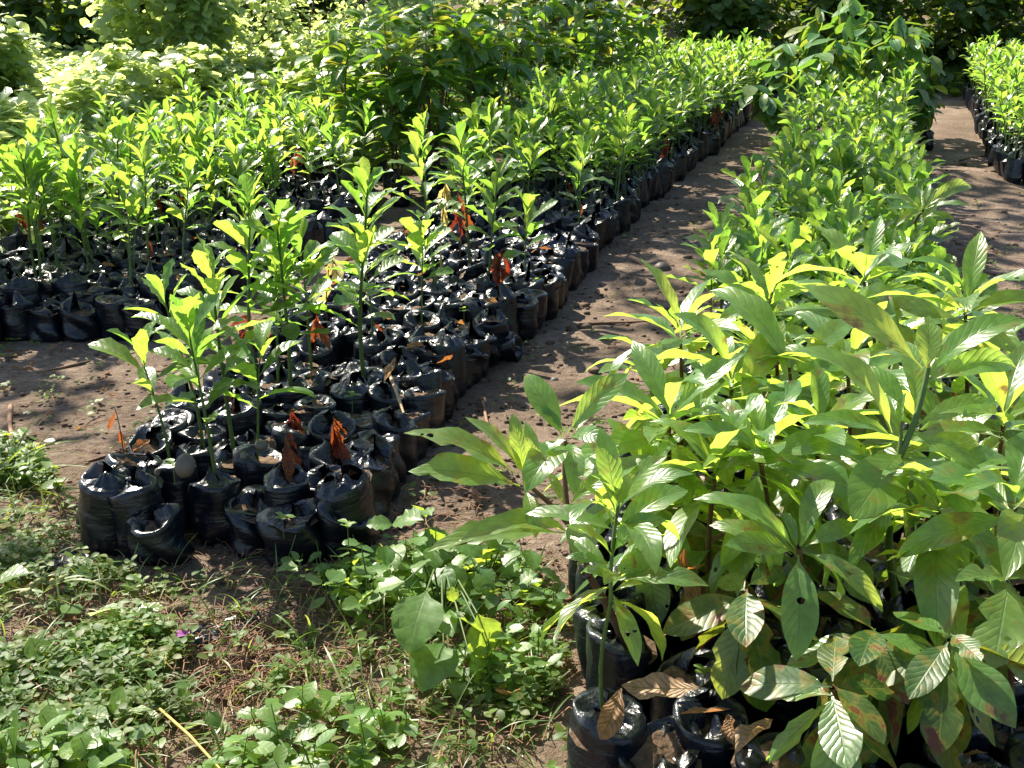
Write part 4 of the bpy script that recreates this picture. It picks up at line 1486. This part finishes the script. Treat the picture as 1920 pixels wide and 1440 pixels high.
lt_ = Stuff('drybrown')
for k in range(420):
    b = G(*r.choice(((r.uniform(700, 1450), r.uniform(260, 1000)), (r.uniform(0, 480), r.uniform(640, 860)), (r.uniform(1650, 1920), r.uniform(250, 620)), (r.uniform(0, 1080), r.uniform(950, 1440)), (r.uniform(980, 1180), r.uniform(1050, 1300)))))
    lt_.add(r.choice(('dry', 'dead', 'small')), r.randrange(60), TRS((b.x, b.y, ghs(b.x, b.y) + .008), r.uniform(0, 6.3), r.uniform(-.3, .3), r.uniform(-.8, .8), r.uniform(.012, .05)))
tag(obj('leaf_litter', lt_.mesh('leaf_litter')), 'small brown bits of dead leaf scattered on the paths', 'leaf litter', kind='stuff')
tag(obj('ground_cover', gc.mesh('ground_cover')), 'small leaved creeping weeds carpeting the ground in the foreground', 'weeds', kind='stuff')
tag(obj('ground_cover_stems', tubes_mesh('ground_cover_stems', tb, 'stem')), 'fine stems of the creeping weeds in the foreground', 'weeds', kind='stuff')

# fine grass
gs = Stuff('grass')
for k in range(1700):
    for _ in range(40):
        x, y = r.uniform(min(wx), max(wx)), r.uniform(min(wy), max(wy))
        if inpoly(x, y, weedpoly):
            break
    gs.add('blade', r.randrange(60), TRS((x, y, ghs(x, y) - .004), r.uniform(0, 6.3), r.uniform(.15, 1.3), r.uniform(-.5, .5), r.uniform(.06, .17)))
tag(obj('grass', gs.mesh('grass')), 'thin grass blades scattered among the foreground weeds', 'grass', kind='stuff')

# dry roots and straw
rp = []
def strand(x, y, L, rad, lift=.02):
    p = Vector((x, y, ghs(x, y) + r.uniform(.003, lift)))
    a = r.uniform(0, 6.3)
    path = [p]
    for q in range(6):
        a += r.uniform(-.6, .6)
        nx_, ny_ = p.x + math.cos(a) * L / 6, p.y + math.sin(a) * L / 6
        p = Vector((nx_, ny_, ghs(nx_, ny_) + r.uniform(.003, lift)))
        path.append(p)
    return (path, [rad] * 7, 4)
for k in range(200):
    b = G(r.gauss(500, 95), r.gauss(1235, 55))
    rp.append(strand(b.x, b.y, r.uniform(.06, .24), r.uniform(.0009, .002), .035))
for k in range(90):
    b = G(r.gauss(1000, 60), r.gauss(1200, 60))
    rp.append(strand(b.x, b.y, r.uniform(.05, .2), r.uniform(.0008, .0016), .03))
for k in range(800):
    b = G(r.uniform(-60, 1000), r.uniform(900, 1440))
    rp.append(strand(b.x, b.y, r.uniform(.04, .22), r.uniform(.0008, .0018), .04))
for k in range(150):
    b = G(r.choice((r.uniform(0, 430), r.uniform(760, 1400))), r.uniform(420, 1000))
    rp.append(strand(b.x, b.y, r.uniform(.04, .16), r.uniform(.0008, .0020), .008))
tag(obj('dry_roots', tubes_mesh('dry_roots', rp, 'root')), 'tangle of dry roots and straw on the foreground soil', 'roots', kind='stuff')

# clods
cv = []
ico = bpy.data.meshes.new('tmp')
import bmesh
bm = bmesh.new()
bmesh.ops.create_icosphere(bm, subdivisions=1, radius=1)
iv = np.array([tuple(v.co) for v in bm.verts])
itf = np.array([[v.index for v in f.verts] for f in bm.faces])
bm.free()
bpy.data.meshes.remove(ico)
for k in range(5200):
    if r.random() < .5:
        b = G(r.uniform(700, 1450), r.uniform(250, 1100))
    else:
        b = G(r.choice((r.uniform(0, 480), r.uniform(1650, 1920), r.uniform(0, 1000))), r.uniform(300, 1300))
    s_ = r.uniform(.003, .009) * (1 + (r.random() < .06) * r.uniform(.5, 2.0)) * (1 + b.y * .05)
    jit = np.array([1 + r.uniform(-.3, .3) for _ in range(len(iv))])[:, None]
    cv.append((iv * jit * s_ * np.array((1.2, 1.0, .7)) + (b.x, b.y, ghs(b.x, b.y) + s_ * .2), itf))
v, f = join_np(cv)
tag(obj('soil_clods', mesh_np('soil_clods', v, f, M['clod'])), 'loose crumbs of soil scattered over the paths', 'soil', kind='stuff')


# --- individual ground plants and litter
def leafthing(name, label, cat, loc, leaves, stems=None, stemmat='stem', group=None, leafname='leaf'):
    """leaves: (kind, mat, i, world matrix)"""
    rt = root(name, label, cat, loc, group)
    inv = Matrix.Translation(-Vector(loc))
    for kind, mat, i, m in leaves:
        obj(leafname, leafmesh(kind, mat, i), rt, inv @ m)
    if stems:
        obj('stem', tubes_mesh('stem', [([Vector(p) - Vector(loc) for p in path], rad, ns) for path, rad, ns in stems], stemmat), rt)
    return rt


# broad leaved weed in the centre
c = G(830, 1180)
c.z = ghs(c.x, c.y)
zw = c.y * CP + CAMH * SP
Ls, St = [], []
hub = c + Vector((0, 0, .14))
for a, b, w, k, dz in [((800, 1108), (765, 1225), 1.0, 0, -.10), ((905, 1190), (838, 1150), 1.0, 1, -.06), ((832, 1205), (790, 1298), 1.0, 2, -.12), ((880, 1225), (925, 1310), .8, 3, -.02),
                       ((895, 1150), (910, 1235), 1.1, 4, .02), ((850, 1130), (845, 1100), 1.0, 5, .0), ((760, 1090), (700, 1110), 1.0, 1, .0), ((830, 1150), (848, 1195), .8, 2, -.08)]:
    A, B = P(*a, zw - .27), P(*b, zw - .27 + dz)
    Ls.append(('broad', 'weed', k, leaf_between(A, B, 'broad', k, w, r.uniform(-.2, .3))))
    St.append(([hub - Vector((0, 0, .12)), hub.lerp(A, .5) + Vector((0, 0, .03)), A], [.003, .0025, .002], 5))
leafthing('broad_leaf_weed', 'weed with large ragged dull green leaves in the centre foreground', 'weed', c, Ls, St)
for lab, px, n, sp_, hr, L in [('leafy light green weed climbing beside the sandy path', (815, 1135), 26, .085, (.05, .20), (.055, .10)),
                               ('low light green weed behind the large ragged weed', (905, 1120), 20, .10, (.05, .18), (.05, .09)),
                               ('small round leaved weed at the left of the ragged weed', (700, 1175), 24, .07, (.03, .16), (.04, .08))]:
    c = G(*px)
    c.z = ghs(c.x, c.y)
    Ls, St = [], []
    for k in range(n):
        p = c + Vector((r.gauss(0, sp_), r.gauss(0, sp_ * .7), r.uniform(*hr)))
        Ls.append(('broad', 'weed', k, TRS(p, r.uniform(0, 6.3), r.uniform(-.7, .4), r.uniform(-.4, .4), r.uniform(*L))))
        if k % 2 == 0:
            St.append(([c + Vector((r.uniform(-.03, .03), r.uniform(-.03, .03), -.01)), c.lerp(p, .6) + Vector((0, 0, .02)), p], [.0022, .0018, .0012], 4))
    leafthing('light_green_weed', lab, 'weed', c, Ls, St, group='weeds by the sandy path')

# sedge with knobs at the left
c = G(85, 1135)
c.z = ghs(c.x, c.y)
hub = P(82, 1112, c.y * CP + CAMH * SP - .04)
Ls = []
zs_ = c.y * CP + CAMH * SP - .04
for b, k in [((210, 1110), 0), ((170, 1082), 1), ((95, 1062), 2), ((0, 1130), 3), ((40, 1105), 4), ((-20, 1145), 0), ((60, 1150), 2), ((130, 1075), 3)]:
    Ls.append(('blade', 'grass', k, leaf_between(hub, P(*b, zs_ + r.uniform(-.06, .06)), 'blade', k, 2.0, r.uniform(-.3, .3))))
rt = leafthing('sedge', 'sedge with radiating blades and pale seed knobs at the left foreground', 'sedge', c, Ls, [([c - Vector((0, 0, .01)), c.lerp(hub, .5), hub], [.002, .002, .002], 5)], leafname='blade')
for px in [(42, 1112), (60, 1097), (72, 1090), (98, 1090), (115, 1085), (55, 1108)]:
    p = P(*px, zs_ - .01)
    v_ = iv * np.array((.008, .008, .009))
    obj('seed_knob', mesh_np('seed_knob', v_, itf, M['tendril']), rt, Matrix.Translation(p - c))

# grass tuft
c = G(690, 1370)
c.z = ghs(c.x, c.y)
Ls = []
for k in range(46):
    az = r.gauss(1.5, .8) if r.random() < .7 else r.uniform(0, 6.3)
    Ls.append(('blade', 'grass', k, TRS(c + Vector((r.gauss(0, .035), r.gauss(0, .03), -.004)), az, r.uniform(.05, .7), r.uniform(-.4, .4), r.uniform(.14, .30), .9)))
leafthing('grass_tuft', 'tuft of long arching grass blades at the bottom centre', 'grass', c, Ls, leafname='blade')
for px, lab, L in [((15, 890), 'long thin grass arching over the soil at the left edge', .32), ((1010, 1215), 'dry grass wisps beside the ragged weed', .15), ((640, 1120), 'short grass sprig in front of the bags', .14), ((40, 1290), 'upright grass blades at the lower left', .2),
                   ((1075, 655), 'small grass sprig on the path by the fallen bag', .1)]:
    c = G(*px)
    c.z = ghs(c.x, c.y)
    Ls = [('blade', 'grass', k, TRS(c + Vector((r.gauss(0, .012), r.gauss(0, .012), -.004)), r.uniform(-3.0, 0.2), r.uniform(.3, 1.2), r.uniform(-.4, .4), L * r.uniform(.6, 1.1), .9)) for k in range(12)]
    leafthing('grass_tuft', lab, 'grass', c, Ls, leafname='blade')

# flowers
for px, lab, h in [((347, 1190), 'single purple flower among the foreground weeds', .05)]:
    c = G(*px, h)
    b = Vector((c.x, c.y, ghs(c.x, c.y)))
    Ls = [('petal', 'petal', k, TRS(c, k * 1.26, .5, 0, .022)) for k in range(5)]
    leafthing('purple_flower', lab, 'flower', b, Ls, [([b, c], [.001, .001], 4)], leafname='petal')
c = P(20, 92, 14.2)
b = Vector((c.x, c.y + .1, c.z - .3))
leafthing('purple_flower', 'single purple flower on the vines at the top left', 'flower', b, [('petal', 'petal', k, TRS(c, k * 1.26, .9, 0, .06)) for k in range(5)], [([b, c], [.002, .002], 4)], leafname='petal')

# big creeping vine leaves in the lower left
for lab, lv in [('creeper with big heart shaped leaves at the bottom left edge', [((25, 1420), (35, 1330), 1.2), ((90, 1400), (140, 1385), 1.1), ((-10, 1090), (55, 1075), 1.2), ((-30, 1030), (40, 1035), 1.2)]),
                ('creeper with white sunlit leaves in the middle of the weeds', [((215, 1345), (230, 1285), 1.2), ((150, 1350), (205, 1345), .9), ((270, 1340), (300, 1345), .8), ((215, 1350), (285, 1330), .6)]),
                ('creeper with pale sunlit leaves in front of the sedge', [((150, 1150), (115, 1135), 1.2), ((170, 1155), (225, 1140), 1.0), ((160, 1180), (120, 1190), 1.0), ((255, 1150), (310, 1140), .9), ((200, 1175), (245, 1165), .8)]),
                ('creeper with a single yellow green leaf at the left', [((85, 1240), (55, 1195), 1.4)])]:
    g0 = G(*lv[0][0])
    zc = g0.y * CP + CAMH * SP - .06
    c = Vector((g0.x, g0.y - .02, ghs(g0.x, g0.y)))
    Ls, St = [], []
    for k, (a, b, w) in enumerate(lv):
        za = (G(*a).y * CP + CAMH * SP) - .07
        A, B = P(*a, za), P(*b, za + r.uniform(-.03, .02))
        A.z = max(A.z, ghs(A.x, A.y) + .03)
        B.z = max(B.z, ghs(B.x, B.y) + .025)
        Ls.append(('vine', 'vine' if k else 'weed', k, leaf_between(A, B, 'vine', k, w, r.uniform(-.3, .3))))
        St.append(([c, c.lerp(A, .5) + Vector((0, 0, .015)), A], [.002, .002, .0015], 4))
    leafthing('creeper', lab, 'creeper', c, Ls, St, group='creepers among the weeds')

# dry leaves
DRY = [((1240, 1195), .17, .30, 'reddish brown dry leaf lying across two front bags'), ((1165, 1290), .15, .27, 'curled tan dry leaf on the front corner bag'), ((1315, 1290), .17, .34, 'long tan dry leaf standing in a front bag'),
       ((1370, 1330), .11, .27, 'short folded dry leaf on the nearest bag'), ((1320, 1140), .15, .29, 'brown curled leaf behind the front bags'), ((1280, 1075), .15, .42, 'orange brown leaf hanging beside the corner sapling'),
       ((1360, 1195), .16, .29, 'dark brown leaf under the round dark leaves'), ((1440, 1130), .15, .27, 'pale rolled leaf caught between the saplings'), ((1030, 1140), .13, .02, 'cream dry leaf on the sunny soil by the bags'),
       ((1060, 1185), .12, .02, 'rust dry leaf in the litter left of the right bed'), ((1015, 1290), .17, .03, 'large dark brown leaf in the shade of the ragged weed'), ((1000, 1310), .15, .02, 'second dark brown leaf lying under the large one'),
       ((455, 1295), .12, .04, 'tan dry leaf half on the dry roots'), ((500, 1300), .10, .04, 'grey tan dry leaf right of the tan one'), ((900, 935), .12, .03, 'bleached dry leaf on the sandy path'),
       ((770, 985), .14, .02, 'grey dry leaf strip at the edge of the sandy path'), ((600, 690), .09, .27, 'pale dry leaf upright among the bags'), ((1230, 705), .15, .15, 'orange dry leaf beside the path under the saplings'),
       ((1265, 695), .13, .18, 'second orange brown leaf by the path'), ((1560, 700), .14, .45, 'yellow brown leaf inside the sapling group'), ((1400, 985), .14, .42, 'orange leaf seen between the dark sapling leaves'),
       ((85, 655), .1, .02, 'brown dry leaf before the left bed bags'), ((1690, 1030), .15, .35, 'ochre leaf hanging below the tall sapling'), ((1620, 1120), .16, .3, 'crumpled brown leaf behind the hanging leaf'),
       ((1450, 1350), .13, .28, 'rust dry leaf on the bag at the bottom edge'), ((1550, 1230), .15, .3, 'dark brown leaf under the low saplings'), ((720, 715), .12, .26, 'dead brown leaf tuft on a front bag')]
for (px, L, h, lab) in DRY:
    b = G(*px, h)
    ground_ = h < .06
    m = TRS(b, r.uniform(0, 6.3), r.uniform(-.1, .15) if ground_ else r.uniform(-.5, .35), r.uniform(-.5, .5), L * .85)
    if ground_:
        m.translation.z = ghs(b.x, b.y) + .012
    o = obj('dry_leaf', leafmesh('dry', 'drybrown', r.randrange(60)), None, m)
    tag(o, lab, 'dry leaf', 'dry leaves')

bagspots = [o for o in COL.objects if o.name.startswith('soil_bag') and o.parent is None and 'middle' not in o.name]
for o in r.sample(bagspots, 70):
    t = o.matrix_basis.translation
    if t.y > 7.5:
        continue
    mid = t.x < float(b1r(t.y)) + .1 and t.x > float(b1l(t.y)) - .1
    wh = 'middle bed' if mid else ('left bed' if t.x < 0 else 'right bed')
    l = locate('small brown dry leaf caught', (t.x, t.y, BAGH + .02), 140) or f'small curled brown dry leaf caught on the bag tops of the {wh}'
    d = obj('dry_leaf', leafmesh('dry', 'drybrown', r.randrange(60)), None, TRS(t + Vector((r.uniform(-.03, .03), r.uniform(-.03, .03), BAGH + .012)), r.uniform(0, 6.3), r.uniform(-.4, .4), r.uniform(-.8, .8), r.uniform(.05, .095)))
    tag(d, l, 'dry leaf', 'dry leaves on the bags of the ' + wh if 'caught on' in l else 'dry leaves')

# sticks
STK = [((905, 752), (930, 830), .006, 'grey stick lying on the sandy path', 0), ((1085, 612), (1240, 606), .006, 'dark straight stick on the path by the saplings', 0), ((725, 690), (757, 775), .006, 'dry stalk leaning on a bag of the middle bed', .27),
       ((1170, 488), (1240, 510), .005, 'thin dark twig curved on the shaded path', 0), ((70, 700), (170, 678), .007, 'dark twig on the soil before the left bed', 0), ((300, 1330), (420, 1450), .0032, 'yellow dry stem lying across the foreground weeds', .05),
       ((20, 760), (25, 830), .009, 'short grey stick on the soil at the left edge', 0), ((160, 860), (250, 830), .004, 'thin brown twig beside the withered stalk', 0), ((1800, 300), (1850, 290), .008, 'twig on the ridge of the right path', 0),
       ((330, 745), (375, 742), .005, 'short dark twig on the soil beside the seedlings', 0), ((1840, 510), (1920, 525), .006, 'twig on the shaded right path', 0)]
for a, b, rad, lab, h in STK:
    A, B = G(*a, h), G(*b, h * .8)
    m_ = A.lerp(B, .5) + Vector((r.uniform(-.01, .01), r.uniform(-.01, .01), .004))
    pts = [A, A.lerp(m_, .5), m_, m_.lerp(B, .5), B]
    if h == 0:
        for p in pts:
            p.z = ghs(p.x, p.y) + rad * .8
    tag(obj('stick', tubes_mesh('stick', [(pts, [rad, rad * 1.05, rad * .95, rad * .9, rad * .6], 6)], 'yellowstem' if 'yellow' in lab else ('straw' if 'dry' in lab else 'root'))), lab, 'stick', 'sticks and twigs')

# seeds on the bags
def seed_mesh(sx, sz, seed):
    q = random.Random(seed)
    V, ns_, nr_ = [], 14, 9
    for j in range(nr_):
        ph = math.pi * j / (nr_ - 1)
        for i in range(ns_):
            th = 2 * math.pi * i / ns_
            k = 1 + .04 * math.sin(3 * th + ph * 2) + q.uniform(-.015, .015)
            V.append((sx * math.sin(ph) * math.cos(th) * k + (1e-4 if j in (0, nr_ - 1) else 0) * math.cos(th), sx * math.sin(ph) * math.sin(th) * k + (1e-4 if j in (0, nr_ - 1) else 0) * math.sin(th), -sz * math.cos(ph)))
    return mesh_np('seed', np.array(V), grid_faces(ns_, nr_, True), M['seed'])
for px, h, sx, sz, lab in [((347, 873), .275, .026, .034, 'large grey oval seed resting on the front left bags'), ((490, 835), .27, .018, .014, 'open seed husk by the small broad leaved seedling'),
                           ((295, 885), .26, .008, .011, 'small brown seed left of the large grey seed'), ((457, 855), .26, .010, .009, 'brown seed half on a bag right of the thick stemmed seedling'),
                           ((1243, 497), .03, .05, .04, 'dark round clod on the shaded path'), ((1040, 700), .03, .02, .02, 'small round pod on the sandy path')]:
    b = G(*px, h)
    if h < .1:
        b.z = ghs(b.x, b.y) + sz * .15
    tag(obj('seed' if h > .1 else 'clod', seed_mesh(sx, sz, int(px[0])), None, Matrix.Translation(b) @ Matrix.Rotation(.25, 4, 'Y')), lab, 'seed' if h > .1 else 'clod')

# scraps of black plastic
def scrap(px, w, l, seed, lab, az):
    q = random.Random(seed)
    nx_, ny_ = 9, 13
    V = []
    for j in range(ny_):
        for i in range(nx_):
            u, v_ = i / (nx_ - 1) - .5, j / (ny_ - 1) - .5
            V.append((u * w * (1 + .3 * math.sin(5 * v_ + seed)), v_ * l, .012 + .01 * math.sin(9 * u + seed) * math.cos(11 * v_) + q.uniform(-.005, .006)))
    b = G(*px)
    tag(obj('plastic_scrap', mesh_np('plastic_scrap', np.array(V), grid_faces(nx_, ny_), M['bag'], smooth=False), None,
            Matrix.Translation((b.x, b.y, ghs(b.x, b.y) + .006)) @ Matrix.Rotation(az, 4, 'Z')), lab, 'plastic scrap', 'plastic scraps')
scrap((110, 1060), .10, .16, 3, 'flat scrap of black plastic among the weeds at the left', 1.4)
scrap((415, 1195), .06, .20, 8, 'twisted scrap of black plastic by the dry roots', -.9)

# sprouts growing in the bags
for px, lab in [((530, 975), 'tiny pale sprout on the sunken front bag'), ((660, 745), 'tiny sprout with light leaves among the bags'), ((652, 990), 'tiny sprout on the slumped corner bag'), ((1320, 1265), 'tiny sprout in the bag behind the tipped bag'),
                ((1005, 530), 'small star shaped weed on a bag at the bed edge'), ((870, 585), 'small weed on the tall edge bag'), ((325, 875), 'yellow green sprout beside the large grey seed')]:
    c = G(*px, BAGH + .03)
    b = c - Vector((0, 0, .05))
    Ls = [('small', 'weed', k, TRS(c + Vector((0, 0, .004 * k)), k * 2.4, r.uniform(.1, .6), 0, r.uniform(.022, .034))) for k in range(5)]
    leafthing('sprout', lab, 'sprout', b, Ls, [([b, c], [.0013, .001], 4)], group='sprouts in the bags')
